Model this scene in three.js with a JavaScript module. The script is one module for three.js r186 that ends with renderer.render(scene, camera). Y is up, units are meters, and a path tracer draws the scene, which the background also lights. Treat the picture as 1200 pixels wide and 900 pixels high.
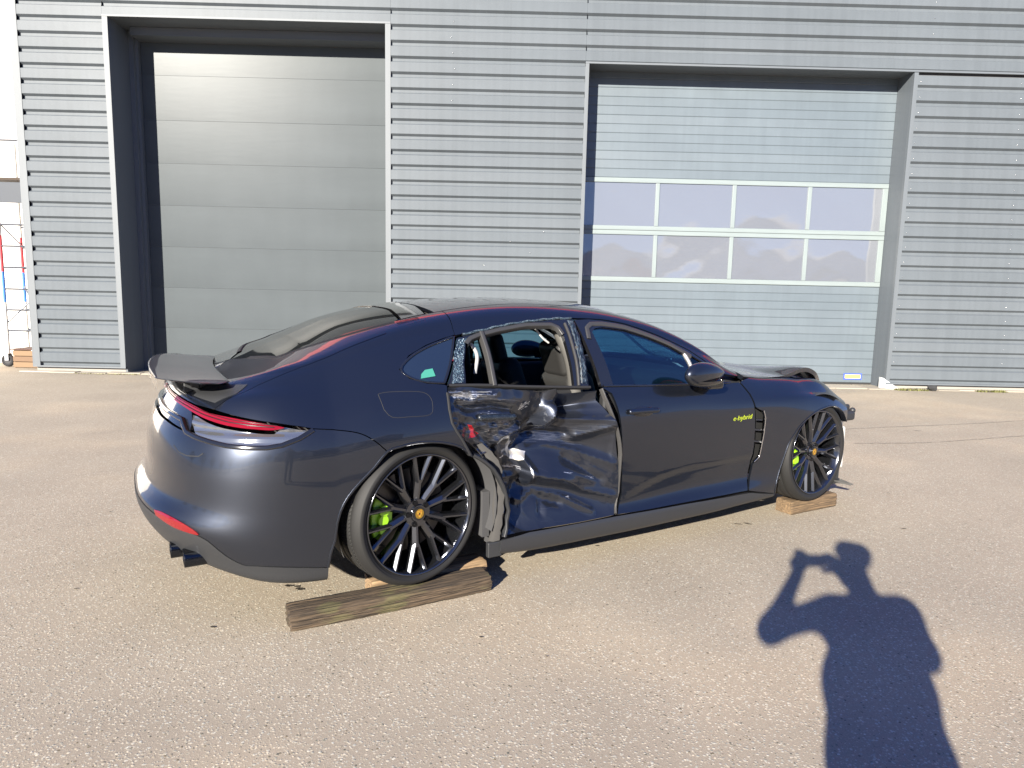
import * as THREE from 'three';
import { mergeGeometries } from 'three/addons/utils/BufferGeometryUtils.js';
import { RoundedBoxGeometry } from 'three/addons/geometries/RoundedBoxGeometry.js';
import { MarchingCubes } from 'three/addons/objects/MarchingCubes.js';
import { FontLoader } from 'three/addons/loaders/FontLoader.js';
import { TextGeometry } from 'three/addons/geometries/TextGeometry.js';

// ---------------------------------------------------------------- camera, sky, sun, exposure
const scene = new THREE.Scene();
const V3 = (x, y, z) => new THREE.Vector3(x, y, z);
const camera = new THREE.PerspectiveCamera(59.96, 4 / 3, 0.03, 900);
{
  const pitch = 0.12964, roll = 0.02197, yaw = 0.01144;
  const F = V3(Math.sin(yaw) * Math.cos(pitch), -Math.sin(pitch), -Math.cos(yaw) * Math.cos(pitch));
  const R0 = V3(Math.cos(yaw), 0, Math.sin(yaw)), U0 = R0.clone().cross(F);
  const R = R0.clone().multiplyScalar(Math.cos(roll)).addScaledVector(U0, Math.sin(roll));
  const U = U0.clone().multiplyScalar(Math.cos(roll)).addScaledVector(R0, -Math.sin(roll));
  camera.position.set(0, 1.4798, 11.7356);
  camera.quaternion.setFromRotationMatrix(new THREE.Matrix4().makeBasis(R, U, F.clone().negate()));
}
const renderer = new THREE.WebGLRenderer({ antialias: true });
renderer.toneMapping = THREE.LinearToneMapping;
renderer.toneMappingExposure = 3.25;
renderer.shadowMap.enabled = true;
const SUN = V3(-0.47, 0.397, 1).normalize();
{
  // clear winter sky: deep blue overhead, paler at the horizon, brighter round the sun
  const w = 512, h = 256, d = new Float32Array(w * h * 4);
  for (let j = 0; j < h; j++) for (let i = 0; i < w; i++) {
    const el = ((j + 0.5) / h - 0.5) * Math.PI, az = ((i + 0.5) / w - 0.5) * 2 * Math.PI;
    const dir = V3(Math.cos(el) * Math.cos(az), Math.sin(el), Math.cos(el) * Math.sin(az));
    const s = Math.max(dir.y, 0), k = 1 - Math.exp(-s * 4.2);
    let c = [0.24 + (0.028 - 0.24) * k, 0.38 + (0.085 - 0.38) * k, 0.68 + (0.33 - 0.68) * k];
    if (dir.y < 0) c = [0.16, 0.145, 0.125];
    const g = Math.max(dir.dot(SUN), 0), a = 0.12 * Math.pow(g, 14) + 0.6 * Math.pow(g, 120);
    const o = (j * w + i) * 4;
    d[o] = c[0] + a; d[o + 1] = c[1] + a * 0.93; d[o + 2] = c[2] + a * 0.8; d[o + 3] = 1;
  }
  const t = new THREE.DataTexture(d, w, h, THREE.RGBAFormat, THREE.FloatType);
  t.mapping = THREE.EquirectangularReflectionMapping; t.magFilter = THREE.LinearFilter; t.needsUpdate = true;
  scene.background = t; scene.environment = t;
  scene.backgroundIntensity = 0.54; scene.environmentIntensity = 0.54;
  const sun = new THREE.DirectionalLight(new THREE.Color(1, 0.93, 0.82), 4.6);
  sun.position.copy(SUN).multiplyScalar(60); sun.castShadow = true;
  Object.assign(sun.shadow.camera, { left: -30, right: 30, top: 30, bottom: -30, near: 1, far: 160 });
  sun.shadow.mapSize.set(4096, 4096);
  sun.name = 'sun'; scene.add(sun, sun.target);
}

// ---------------------------------------------------------------- helpers
let seed = 7;
const rnd = () => { seed = (seed * 1664525 + 1013904223) >>> 0; return seed / 4294967296; };
const rr = (a, b) => a + (b - a) * rnd();
const lerp = (a, b, t) => a + (b - a) * t;
const clamp = (x, a, b) => Math.min(Math.max(x, a), b);
const smooth = (a, b, x) => { const t = clamp((x - a) / (b - a), 0, 1); return t * t * (3 - 2 * t); };
const hash2 = (x, y) => { let h = (x * 374761393 + y * 668265263) | 0; h = Math.imul(h ^ (h >>> 13), 1274126177); return ((h ^ (h >>> 16)) >>> 0) / 4294967296; };
function noise2(x, y) {
  const i = Math.floor(x), j = Math.floor(y), f = x - i, g = y - j, a = f * f * (3 - 2 * f), b = g * g * (3 - 2 * g);
  return lerp(lerp(hash2(i, j), hash2(i + 1, j), a), lerp(hash2(i, j + 1), hash2(i + 1, j + 1), a), b);
}
const fbm = (x, y, n = 4) => { let s = 0, a = 0.5; for (let k = 0; k < n; k++) { s += a * noise2(x, y); x = x * 2.03 + 17.1; y = y * 2.03 + 5.7; a *= 0.5; } return s; };
const RGB = (r, g, b) => new THREE.Color().setRGB(r, g, b);
const M = (r, g, b, roughness = 0.6, metalness = 0, o = {}) => new THREE.MeshStandardMaterial({ color: RGB(r, g, b), roughness, metalness, side: THREE.DoubleSide, ...o });
const MP = (r, g, b, o = {}) => new THREE.MeshPhysicalMaterial({ color: RGB(r, g, b), side: THREE.DoubleSide, ...o });
const taken = {};
function numbered(n) { const k = taken[n] = (taken[n] ?? -1) + 1; return k ? n + '_' + String(k).padStart(3, '0') : n; }
function mesh(name, geo, mat, parent) {
  const m = new THREE.Mesh(geo, mat); m.castShadow = m.receiveShadow = true;
  m.name = parent ? name : numbered(name); (parent ?? scene).add(m); return m;
}
function grp(name, parent) { const g = new THREE.Group(); g.name = parent ? name : numbered(name); (parent ?? scene).add(g); return g; }
function tag(o, label, category, group) { o.userData.label = label; o.userData.category = category; if (group) o.userData.group = group; return o; }
const kind = (o, k) => { o.userData.kind = k; return o; };
const box = (x0, x1, y0, y1, z0, z1) => new THREE.BoxGeometry(x1 - x0, y1 - y0, z1 - z0).translate((x0 + x1) / 2, (y0 + y1) / 2, (z0 + z1) / 2);
const rbox = (x0, x1, y0, y1, z0, z1, r = 0.01, s = 3) => new RoundedBoxGeometry(x1 - x0, y1 - y0, z1 - z0, s, r).translate((x0 + x1) / 2, (y0 + y1) / 2, (z0 + z1) / 2);
const merge = (a) => mergeGeometries(a.map(g => { const q = g.index ? g.toNonIndexed() : g; for (const k of Object.keys(q.attributes)) if (!['position', 'normal', 'uv'].includes(k)) q.deleteAttribute(k); return q; }), false);
const rod = (a, b, r, seg = 8) => {
  const d = b.clone().sub(a), g = new THREE.CylinderGeometry(r, r, d.length(), seg);
  g.applyQuaternion(new THREE.Quaternion().setFromUnitVectors(V3(0, 1, 0), d.clone().normalize()));
  return g.translate((a.x + b.x) / 2, (a.y + b.y) / 2, (a.z + b.z) / 2);
};
const tube = (pts, r, seg = 40, rs = 8) => new THREE.TubeGeometry(new THREE.CatmullRomCurve3(pts.map(p => p.isVector3 ? p : V3(...p))), seg, r, rs, false);
class Geo {
  constructor() { this.p = []; this.n = []; this.t = []; this.i = []; }
  v(p, n, u = 0, w = 0) { this.p.push(p.x, p.y, p.z); this.n.push(n.x, n.y, n.z); this.t.push(u, w); return this.p.length / 3 - 1; }
  tri(a, b, c) { this.i.push(a, b, c); }
  quad(a, b, c, d) { this.i.push(a, b, c, a, c, d); }
  flat(a, b, c, d) { const n = b.clone().sub(a).cross(d.clone().sub(a)).normalize(); const l = b.clone().sub(a).length(), m = d.clone().sub(a).length(); this.quad(this.v(a, n, 0, 0), this.v(b, n, l, 0), this.v(c, n, l, m), this.v(d, n, 0, m)); }
  build(mirror) {
    const g = new THREE.BufferGeometry(), s = mirror ? -1 : 1, p = this.p.slice(), n = this.n.slice(), i = this.i.slice();
    if (mirror) { for (let k = 2; k < p.length; k += 3) { p[k] *= -1; n[k] *= -1; } for (let k = 0; k < i.length; k += 3) { const t = i[k]; i[k] = i[k + 1]; i[k + 1] = t; } }
    g.setAttribute('position', new THREE.Float32BufferAttribute(p, 3)); g.setAttribute('normal', new THREE.Float32BufferAttribute(n, 3));
    g.setAttribute('uv', new THREE.Float32BufferAttribute(this.t, 2)); g.setIndex(i); return g;
  }
}
function dataTex(size, fn, srgb, h = size) {
  const d = new Uint8Array(size * h * 4);
  for (let j = 0; j < h; j++) for (let i = 0; i < size; i++) { const c = fn(i, j), o = (j * size + i) * 4; d[o] = c[0]; d[o + 1] = c[1]; d[o + 2] = c[2]; d[o + 3] = 255; }
  const t = new THREE.DataTexture(d, size, h, THREE.RGBAFormat); t.wrapS = t.wrapT = THREE.RepeatWrapping; t.magFilter = THREE.LinearFilter; t.minFilter = THREE.LinearMipmapLinearFilter;
  t.generateMipmaps = true; if (srgb) t.colorSpace = THREE.SRGBColorSpace; t.needsUpdate = true; return t;
}
function canvasTex(w, h, draw, srgb = true) {
  const c = document.createElement('canvas'); c.width = w; c.height = h; draw(c.getContext('2d'), w, h);
  const t = new THREE.CanvasTexture(c); t.wrapS = t.wrapT = THREE.RepeatWrapping; if (srgb) t.colorSpace = THREE.SRGBColorSpace; return t;
}

// ---------------------------------------------------------------- ground
{
  const N = 2048, SZ = 3.3, col = new Float32Array(N * N * 3), hgt = new Float32Array(N * N);
  for (let j = 0; j < N; j++) for (let i = 0; i < N; i++) {
    const o = j * N + i, w = 0.9 + 0.2 * hash2(i, j);
    // periodic coarse variation
    const s = 0.5 + 0.25 * Math.sin(2 * Math.PI * (3 * i + 1 * j) / N) * Math.sin(2 * Math.PI * (2 * j - i) / N);
    col[o * 3] = 140 * w + 8 * s; col[o * 3 + 1] = 131 * w + 8 * s; col[o * 3 + 2] = 118 * w + 7 * s; hgt[o] = 40 + 30 * hash2(i + 999, j);
  }
  for (let k = 0; k < 120000; k++) {
    const cx = rnd() * N, cy = rnd() * N, r = 0.9 + 2.5 * Math.pow(rnd(), 2.4), e = rr(0.65, 1), a = rnd() * 6.28, ca = Math.cos(a), sa = Math.sin(a);
    const q = rnd(), tone = q < 0.09 ? rr(92, 120) : q < 0.8 ? rr(138, 172) : rr(164, 184), warm = rr(-4, 10), top = rr(120, 255), R = Math.ceil(r);
    for (let y = -R; y <= R; y++) for (let x = -R; x <= R; x++) {
      const u = (x * ca + y * sa) / r, v = (-x * sa + y * ca) / (r * e), d = u * u + v * v;
      if (d > 1) continue;
      const i = (Math.floor(cx) + x + N) % N, j = (Math.floor(cy) + y + N) % N, o = j * N + i, hh = 40 + (top - 40) * Math.sqrt(1 - d * d);
      if (hh < hgt[o]) continue;
      hgt[o] = hh; const t = tone * (0.95 + 0.1 * hash2(i, j)); col[o * 3] = t + warm; col[o * 3 + 1] = t - 3 + warm * 0.3; col[o * 3 + 2] = t - 14 - warm * 0.4;
    }
  }
  const map = dataTex(N, (i, j) => { const o = (j * N + i) * 3; return [clamp(col[o], 0, 255), clamp(col[o + 1], 0, 255), clamp(col[o + 2], 0, 255)]; }, true);
  const bump = dataTex(N, (i, j) => { const h = hgt[j * N + i]; return [h, h, h]; }, false);
  const line = (a, b, fine, far, step) => { const l = []; for (let x = a; x <= b + 1e-6; x += step) l.push(x); let s = step, lo = a, hi = b; while (hi < far) { s *= 1.35; lo -= s; hi += s; l.unshift(lo); l.push(hi); } return l; };
  const xs = line(-12, 14, 0, 420, 0.2), zs = line(-3, 20, 0, 420, 0.2);
  const g = new THREE.BufferGeometry(), P = [], T = [], C = [], I = [];
  for (const z of zs) for (const x of xs) {
    const y = 0; P.push(x, y, z); T.push(x / SZ, z / SZ);
    // patches of paler dust and darker tar, worn lanes
    let k = 0.90 + 0.17 * (fbm(x * 0.55 + 3, z * 0.75 + 1, 4) - 0.45) + 0.17 * (fbm(x * 2.3, z * 2.9, 3) - 0.45);
    const dust = smooth(0.5, 0.68, fbm(x * 0.9 + 40, z * 1.1 + 9, 4)) * 0.11;
    k += dust; C.push(k * (1 + dust * 0.25), k, k * (1 - dust * 0.35));
  }
  const nx = xs.length;
  for (let j = 0; j < zs.length - 1; j++) for (let i = 0; i < nx - 1; i++) { const a = j * nx + i; I.push(a, a + nx, a + 1, a + 1, a + nx, a + nx + 1); }
  g.setAttribute('position', new THREE.Float32BufferAttribute(P, 3)); g.setAttribute('uv', new THREE.Float32BufferAttribute(T, 2)); g.setAttribute('color', new THREE.Float32BufferAttribute(C, 3)); g.setIndex(I); g.computeVertexNormals();
  const m = new THREE.MeshStandardMaterial({ map, bumpMap: bump, bumpScale: 0.0012, roughness: 0.95, vertexColors: true, color: RGB(1.22, 1.18, 1.10) });
  const ground = kind(mesh('ground', g, m), 'structure');
  ground.userData.label = 'pale worn asphalt yard with small stains';
  // oil spots, crumbs of tar and seams: thin irregular films
  const blob = (x, z, r, e, a, n = 18, rough = 0.45) => {
    const s = new Geo(), c = s.v(V3(x, 0.004, z), V3(0, 1, 0)), id = [];
    for (let k = 0; k < n; k++) { const t = k / n * 6.2832, q = r * (1 - rough * rnd()), u = q * Math.cos(t), v = q * e * Math.sin(t); id.push(s.v(V3(x + u * Math.cos(a) - v * Math.sin(a), 0.004, z + u * Math.sin(a) + v * Math.cos(a)), V3(0, 1, 0))); }
    for (let k = 0; k < n; k++) s.tri(c, id[(k + 1) % n], id[k]); return s.build();
  };
  const oil = M(0.035, 0.028, 0.02, 0.75), tar = M(0.17, 0.155, 0.135, 0.9);
  const spots = [[-1.04,8.52,0.025,0.6,0.2,5],[-0.86,8.56,0.012,0.8,0.2,1],[-0.08,8.99,0.012,0.6,0.2,1],[1.59,7.41,0.045,0.25,0.2,3],[4.95,3.96,0.07,0.15,0.2,1],[0.58,7.88,0.02,0.6,0.2,1],[-1.27,8.94,0.014,0.6,0.2,1],[-2.61,7.42,0.012,0.6,0.2,1],[2.69,7.47,0.03,0.3,0.2,1],[0.2,9.14,0.008,0.7,0.2,1],[3.36,7.26,0.02,0.4,0.2,1],[-2.1,8.58,0.015,0.5,0.2,1],[1.04,8.45,0.012,0.5,0.2,1],[3.06,6.63,0.02,0.4,0.2,1]];
  for (const [x, z, r, e, a, n] of spots) { const l = []; for (let k = 0; k < n; k++) l.push(blob(x + rr(-1, 1) * r * 1.6 * (n > 1), z + rr(-1, 1) * r * 1.1 * (n > 1), r * rr(0.5, 1), e, a + rr(-0.4, 0.4))); mesh('stain', merge(l), oil, ground); }
  const seams = [[[4.08,3.94],[4.95,3.69],[5.88,3.43],[6.92,3.08]],[[3.76,4.76],[4.57,4.65],[6.09,4.15]]];
  for (const l of seams) {
    const s = new Geo(); let pr = null; const w = 0.007;
    const cv = new THREE.CatmullRomCurve3(l.map(([x, z]) => V3(x, 0.004, z))).getPoints(60);
    cv.forEach((p) => { const q = w * rr(0.3, 1.2), jz = rr(-0.012, 0.012), a = s.v(V3(p.x, 0.004, p.z - q + jz), V3(0, 1, 0)), b = s.v(V3(p.x, 0.004, p.z + q + jz), V3(0, 1, 0)); if (pr) s.quad(pr[0], pr[1], b, a); pr = [a, b]; });
    mesh('crack', s.build(), tar, ground);
  }
}

// ---------------------------------------------------------------- the hall with its two goods doors
{
  const B = tag(grp('industrial_building'), 'grey industrial hall with ribbed metal cladding and two large goods doors', 'building');
  // brushed unevenness of coated sheet: fine relief only
  const sheetBump = dataTex(512, (i, j) => { const n = 128 + 70 * (fbm(i / 23, j / 23, 3) - 0.45) + 16 * (hash2(i, j) - 0.5); return [n, n, n]; }, false);
  const sb = sheetBump.clone(); sb.repeat.set(0.6, 0.6); sb.needsUpdate = true;
  const dirt = dataTex(512, (i, j) => {
    const st = fbm(i / 9, j / 160, 4), sp = fbm(i / 60, j / 60, 4), k = 240 + 12 * (st - 0.5) + 18 * (sp - 0.5); return [clamp(k, 0, 255), clamp(k + 1, 0, 255), clamp(k + 2, 0, 255)];
  }, true); dirt.repeat.set(0.31, 0.31);
  const clad = [0, 1, 2].map(k => MP(0.116 + 0.004 * k, 0.131 + 0.004 * k, 0.145 + 0.004 * k, { roughness: 0.42, specularIntensity: 0.22, map: dirt, bumpMap: sb, bumpScale: 0.0015 }));
  const trim = M(0.118, 0.132, 0.145, 0.55, 0, { map: dirt }), reveal = trim;
  const screwM = M(0.6, 0.6, 0.6, 0.3, 1);
  // one rib of the profiled sheet, its upper edge at y = 0
  const ribGeo = (x0, x1, top = 0, bottom = -0.25) => {
    const prof = [[0, 0], [-0.150, 0], [-0.184, -0.045], [-0.226, -0.045], [-0.25, 0]].filter(p => p[0] <= top + 1e-6);
    const pts = []; // clip the profile to [bottom, top]
    for (let k = 0; k < prof.length; k++) {
      const p = prof[k], q = prof[k + 1]; if (p[0] >= bottom - 1e-6) pts.push(p);
      if (q && p[0] > bottom && q[0] < bottom) pts.push([bottom, lerp(p[1], q[1], (p[0] - bottom) / (p[0] - q[0]))]);
    }
    const g = new Geo();
    for (let k = 0; k < pts.length - 1; k++) {
      const [ya, za] = pts[k], [yb, zb] = pts[k + 1], n = V3(0, za - zb, ya - yb).normalize();
      n.set(0, -(za - zb), ya - yb).normalize(); if (n.z < 0) n.negate();
      g.quad(g.v(V3(x0, yb, zb), n, x0, yb), g.v(V3(x1, yb, zb), n, x1, yb), g.v(V3(x1, ya, za), n, x1, ya), g.v(V3(x0, ya, za), n, x0, ya));
    }
    for (const [x, s] of [[x0, -1], [x1, 1]]) { // end caps of the hollow rib
      const n = V3(s, 0, 0), c = pts.map(([y, z]) => g.v(V3(x, y, z), n)), e = g.v(V3(x, pts[0][0], -0.047), n), f = g.v(V3(x, pts[pts.length - 1][0], -0.047), n);
      for (let k = 0; k < pts.length - 1; k++) g.tri(e, c[k], c[k + 1]); g.tri(e, c[c.length - 1], f);
    }
    return g.build();
  };
  const PH = 5.935; // a rib's lower lip lies at PH - 0.25 k
  function cladding(x0, x1, y0, y1, label) {
    const part = grp('wall_cladding', B); if (label) part.userData.label = label;
    const full = ribGeo(x0, x1); let k = 0;
    const top0 = PH + 0.15 + 0.25 * Math.ceil((y1 - PH) / 0.25 + 1);
    for (let t = top0; t > y0; t -= 0.25, k++) {
      if (t - 0.25 >= y1 - 1e-6) continue;
      const top = Math.min(0, y1 - t), bot = Math.max(-0.25, y0 - t); if (top - bot < 0.02) continue;
      let geo = full;
      if (top < -1e-6) { if (top < -0.149) continue; geo = ribGeo(x0, x1, 0, bot); geo = geo.clone(); const p = geo.attributes.position; for (let q = 0; q < p.count; q++) p.setY(q, Math.min(p.getY(q), top)); }
      else if (bot > -0.2499) geo = ribGeo(x0, x1, 0, bot);
      const m = mesh('rib', geo, clad[k % 3], part); m.position.set(0, t, rr(-0.0006, 0.0006));
    }
    return part;
  }
  cladding(-8.17, -6.77, 0.11, 7.35); cladding(-6.768, -2.012, 5.96, 7.35, 'cladding above the tall door'); cladding(-2.01, 1.25, 0.11, 7.35);
  cladding(1.252, 13, 5.42, 7.35, 'cladding that runs on over the windowed door'); cladding(6.87, 13, 0.11, 5.36);
  // fixing screws, seen as bright dots on the sheets
  { const l = []; const dot = (x, y) => l.push(new THREE.SphereGeometry(0.009, 6, 4).translate(x, y, 0.002));
    for (let k = 1; k < 21; k++) { dot(8.62 + 0.012 * k, PH - 0.25 * k + 0.06 - 0.5); dot(6.92, PH - 0.25 * k + 0.05 - 0.5); }
    for (let k = 0; k < 6; k++) { dot(-0.98 + rr(-0.05, 0.05), PH - 0.25 * k + 0.06); dot(7.05, PH + 0.25 * k + 0.06); dot(-6.0, PH + 0.02); }
    dot(0.62, 2.61); dot(0.05, 2.44); dot(0.4, 2.25); dot(-0.4, 2.02);
    kind(mesh('fixing_screws', merge(l), screwM, B), 'stuff'); }
  const T = (n, g, m = trim) => mesh(n, g, m, B);
  // corner and jamb flashings, 5 mm proud of the ribs
  T('corner_flashing', merge([box(-8.30, -8.17, 0.1, 7.35, -0.06, 0.006), box(-8.30, -8.285, 0.1, 7.35, -9, -0.061)]));
  T('jamb_flashing', box(-6.77, -6.68, 0.1, 5.93, -0.06, 0.005)); T('jamb_flashing', box(-2.10, -2.01, 0.1, 5.93, -0.06, 0.005));
  T('jamb_flashing', box(1.25, 1.312, 0.1, 5.41, -0.06, 0.005)); T('jamb_flashing', box(6.80, 6.87, 0.1, 5.38, -0.06, 0.005));
  T('lintel_flashing', box(-6.77, -2.01, 5.932, 5.962, -0.06, 0.008)); T('lintel_flashing', box(1.25, 13, 5.388, 5.418, -0.06, 0.008));
  T('base_flashing', merge([box(-8.30, -6.68, 0.085, 0.112, -0.06, 0.008), box(-2.10, 1.312, 0.085, 0.112, -0.06, 0.008), box(6.80, 13, 0.085, 0.112, -0.06, 0.012)]));
  // reveals: the doors stand back in deep boxes
  T('door_reveal', box(-6.72, -6.681, 0, 5.97, -0.80, -0.061), reveal); T('door_reveal', box(-2.099, -2.06, 0, 5.97, -0.80, -0.061), reveal); T('door_reveal', box(-6.68, -2.10, 5.935, 5.97, -0.80, -0.061), reveal);
  T('door_reveal', box(1.27, 1.311, 0, 5.45, -0.52, -0.061), reveal); T('door_reveal', box(6.801, 6.85, 0, 5.45, -0.52, -0.061), clad[1]); T('door_reveal', box(1.312, 6.80, 5.41, 5.45, -0.52, -0.061), reveal);
  // guide rail and header seen in the shade of the first door
  T('guide_rail', merge([box(-6.68, -6.60, 0, 5.93, -0.78, -0.60), box(-6.60, -6.55, 0, 5.93, -0.74, -0.66)]), reveal);
  T('header_box', merge([box(-6.55, -2.12, 5.80, 5.93, -0.78, -0.42)]), reveal);
  // plinth, wall core and flat roof behind the sheets
  const conc = M(0.30, 0.28, 0.25, 0.9, 0, { map: dirt, bumpMap: sb, bumpScale: 0.006 }), core = M(0.1, 0.1, 0.1, 0.9);
  T('plinth', merge([box(-8.28, -6.69, 0, 0.09, -0.3, -0.07), box(-2.09, 1.305, 0, 0.09, -0.3, -0.07), box(6.81, 13, 0, 0.09, -0.3, -0.07)]), conc);
  T('inner_wall', merge([box(-8.28, -6.73, 0.09, 7.3, -0.3, -0.062), box(-2.05, 1.26, 0.09, 7.3, -0.3, -0.062), box(6.86, 13, 0.09, 7.3, -0.3, -0.062), box(-6.73, -2.05, 5.975, 7.3, -0.3, -0.062), box(1.26, 6.86, 5.455, 7.3, -0.3, -0.062)]), core);
  T('roof', box(-8.28, 13, 7.5, 7.6, -14, -0.35), core); T('rear_wall', box(-8.28, 13, 0, 7.5, -14.2, -14), core); T('side_wall', box(12.8, 13, 0, 7.5, -14, -0.31), core); T('side_wall', box(-8.27, -8.1, 0, 7.5, -14, -0.31), core); T('hall_floor', box(-8.1, 12.8, -0.05, 0.012, -14, -0.9), conc);
  // red fascia sign band above the cladding: it is mirrored in the car's shoulder and roof edges
  const red = M(0.52, 0.016, 0.03, 0.45);
  const fascia = T('fascia_sign', box(-8.30, 13, 7.36, 8.25, -0.35, 0.02), red);
  T('coping', box(-8.34, 13.05, 8.251, 8.31, -0.4, 0.06));
  // first door: flat sandwich panels
  const panelM = [0, 1].map(k => MP(0.080 + 0.001 * k, 0.091 + 0.001 * k, 0.097 + 0.001 * k, { roughness: 0.3, specularIntensity: 0.13, map: dirt, bumpMap: sb, bumpScale: 0.0007 }));
  const D1 = grp('goods_door', B); D1.userData.label = 'tall goods door of flat grey panels';
  const seams = [0.02, 0.78, 1.52, 2.26, 3.0, 3.74, 4.485, 5.25, 5.93];
  for (let k = 0; k < 8; k++) mesh('panel', rbox(-6.60, -2.12, seams[k] + 0.0008, seams[k + 1] - 0.0008, -0.80, -0.752 + rr(-0.0006, 0.0006), 0.002, 2), panelM[k % 2], D1);
  // second door: micro-ribbed sections and two rows of acrylic lights
  const D2 = grp('sectional_door', B); D2.userData.label = 'sectional goods door with two rows of windows';
  const sl = [0, 1, 2].map(k => M(0.122 + 0.004 * k, 0.148 + 0.004 * k, 0.168 + 0.004 * k, 0.4, 0, { map: dirt, bumpMap: sb, bumpScale: 0.0015 }));
  const strip = (y0, y1, k) => {
    const g = new Geo(), a = 0.012, x0 = 1.315, x1 = 6.798, z = -0.47;
    const pr = [[y0, z - 0.009], [y0 + a, z], [y1 - 0.004, z], [y1, z - 0.009]];
    for (let q = 0; q < 3; q++) g.flat(V3(x0, pr[q][0], pr[q][1]), V3(x1, pr[q][0], pr[q][1]), V3(x1, pr[q + 1][0], pr[q + 1][1]), V3(x0, pr[q + 1][0], pr[q + 1][1]));
    const geo = g.build(), t = geo.attributes.uv; for (let q = 0; q < t.count; q++) t.setXY(q, t.getX(q), t.getY(q) + y0); // the film of dirt runs on from strip to strip
    return mesh('slat', geo, sl[k % 3], D2);
  };
  for (let k = 0; k < 12; k++) strip(0.045 + k * 0.1465, 0.045 + (k + 1) * 0.1465, k * 7 % 5);
  for (let k = 0; k < 12; k++) strip(3.632 + k * 0.1525, 3.632 + (k + 1) * 0.1525, k * 5 % 4);
  mesh('bottom_seal', box(1.315, 6.798, 0.006, 0.046, -0.50, -0.468), M(0.02, 0.02, 0.02, 0.8), D2);
  mesh('backing', merge([box(1.312, 6.80, 0.03, 1.80, -0.54, -0.482), box(1.312, 6.80, 3.64, 5.6, -0.54, -0.482)]), core, D2);
  const fr = M(0.22, 0.255, 0.255, 0.35, 0, { map: dirt });
  const F = (g) => mesh('window_frame', g, fr, D2);
  F(rbox(1.315, 6.798, 3.549, 3.630, -0.53, -0.455, 0.006)); F(rbox(1.315, 6.798, 2.722, 2.797, -0.53, -0.455, 0.006)); F(rbox(1.315, 6.798, 2.641, 2.718, -0.53, -0.455, 0.006)); F(rbox(1.315, 6.798, 1.808, 1.891, -0.53, -0.455, 0.006));
  const mul = [2.665, 4.04, 5.395];
  for (const [y0, y1] of [[1.893, 2.639], [2.799, 3.547]]) {
    for (const x of mul) F(rbox(x - 0.035, x + 0.035, y0, y1, -0.525, -0.457, 0.006));
    F(rbox(6.70, 6.797, y0, y1, -0.525, -0.457, 0.006));
    const xs = [1.315, ...mul, 6.735];
    for (let k = 0; k < 4; k++) {
      const a = xs[k] + (k ? 0.034 : 0), b = xs[k + 1] - 0.034, nx = 16, ny = 10, g = new THREE.PlaneGeometry(b - a, y1 - y0, nx, ny), p = g.attributes.position, ph = rr(0, 6);
      for (let q = 0; q < p.count; q++) { const u = p.getX(q) / (b - a) * 2, v = p.getY(q) / (y1 - y0) * 2, e = (1 - u * u) * (1 - v * v); p.setZ(q, 0.010 * e * Math.sin(ph + k) + 0.0016 * Math.sin(u * 5 + ph) * Math.sin(v * 4 - ph) * (1 - u ** 6) * (1 - v ** 6)); }
      g.computeVertexNormals(); g.translate((a + b) / 2, (y0 + y1) / 2, -0.478);
      mesh('pane', g, MP(0.20, 0.215, 0.245, { roughness: 0.03, transmission: 0.3, thickness: 0, ior: 2.5, bumpMap: sb, bumpScale: 0.0008 }), D2);
    }
  }
  // the maker's plate low on the door
  mesh('maker_plate', box(6.28, 6.62, 0.10, 0.22, -0.4675, -0.464), M(0.05, 0.09, 0.42, 0.4), D2);
  mesh('maker_plate_field', box(6.305, 6.595, 0.125, 0.195, -0.4640, -0.462), M(0.62, 0.47, 0.12, 0.4), D2);
  // bent guard at the foot of the right jamb
  mesh('kerb_guard', (() => { const s = new THREE.Shape([[0, 0], [0.34, 0], [0.04, 0.19], [0, 0.2]].map(p => new THREE.Vector2(...p))); return new THREE.ExtrudeGeometry(s, { depth: 0.06, bevelEnabled: true, bevelSize: 0.006, bevelThickness: 0.006, bevelSegments: 1 }).translate(6.72, 0, -0.06); })(), M(0.45, 0.46, 0.46, 0.6), B);
}
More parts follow.
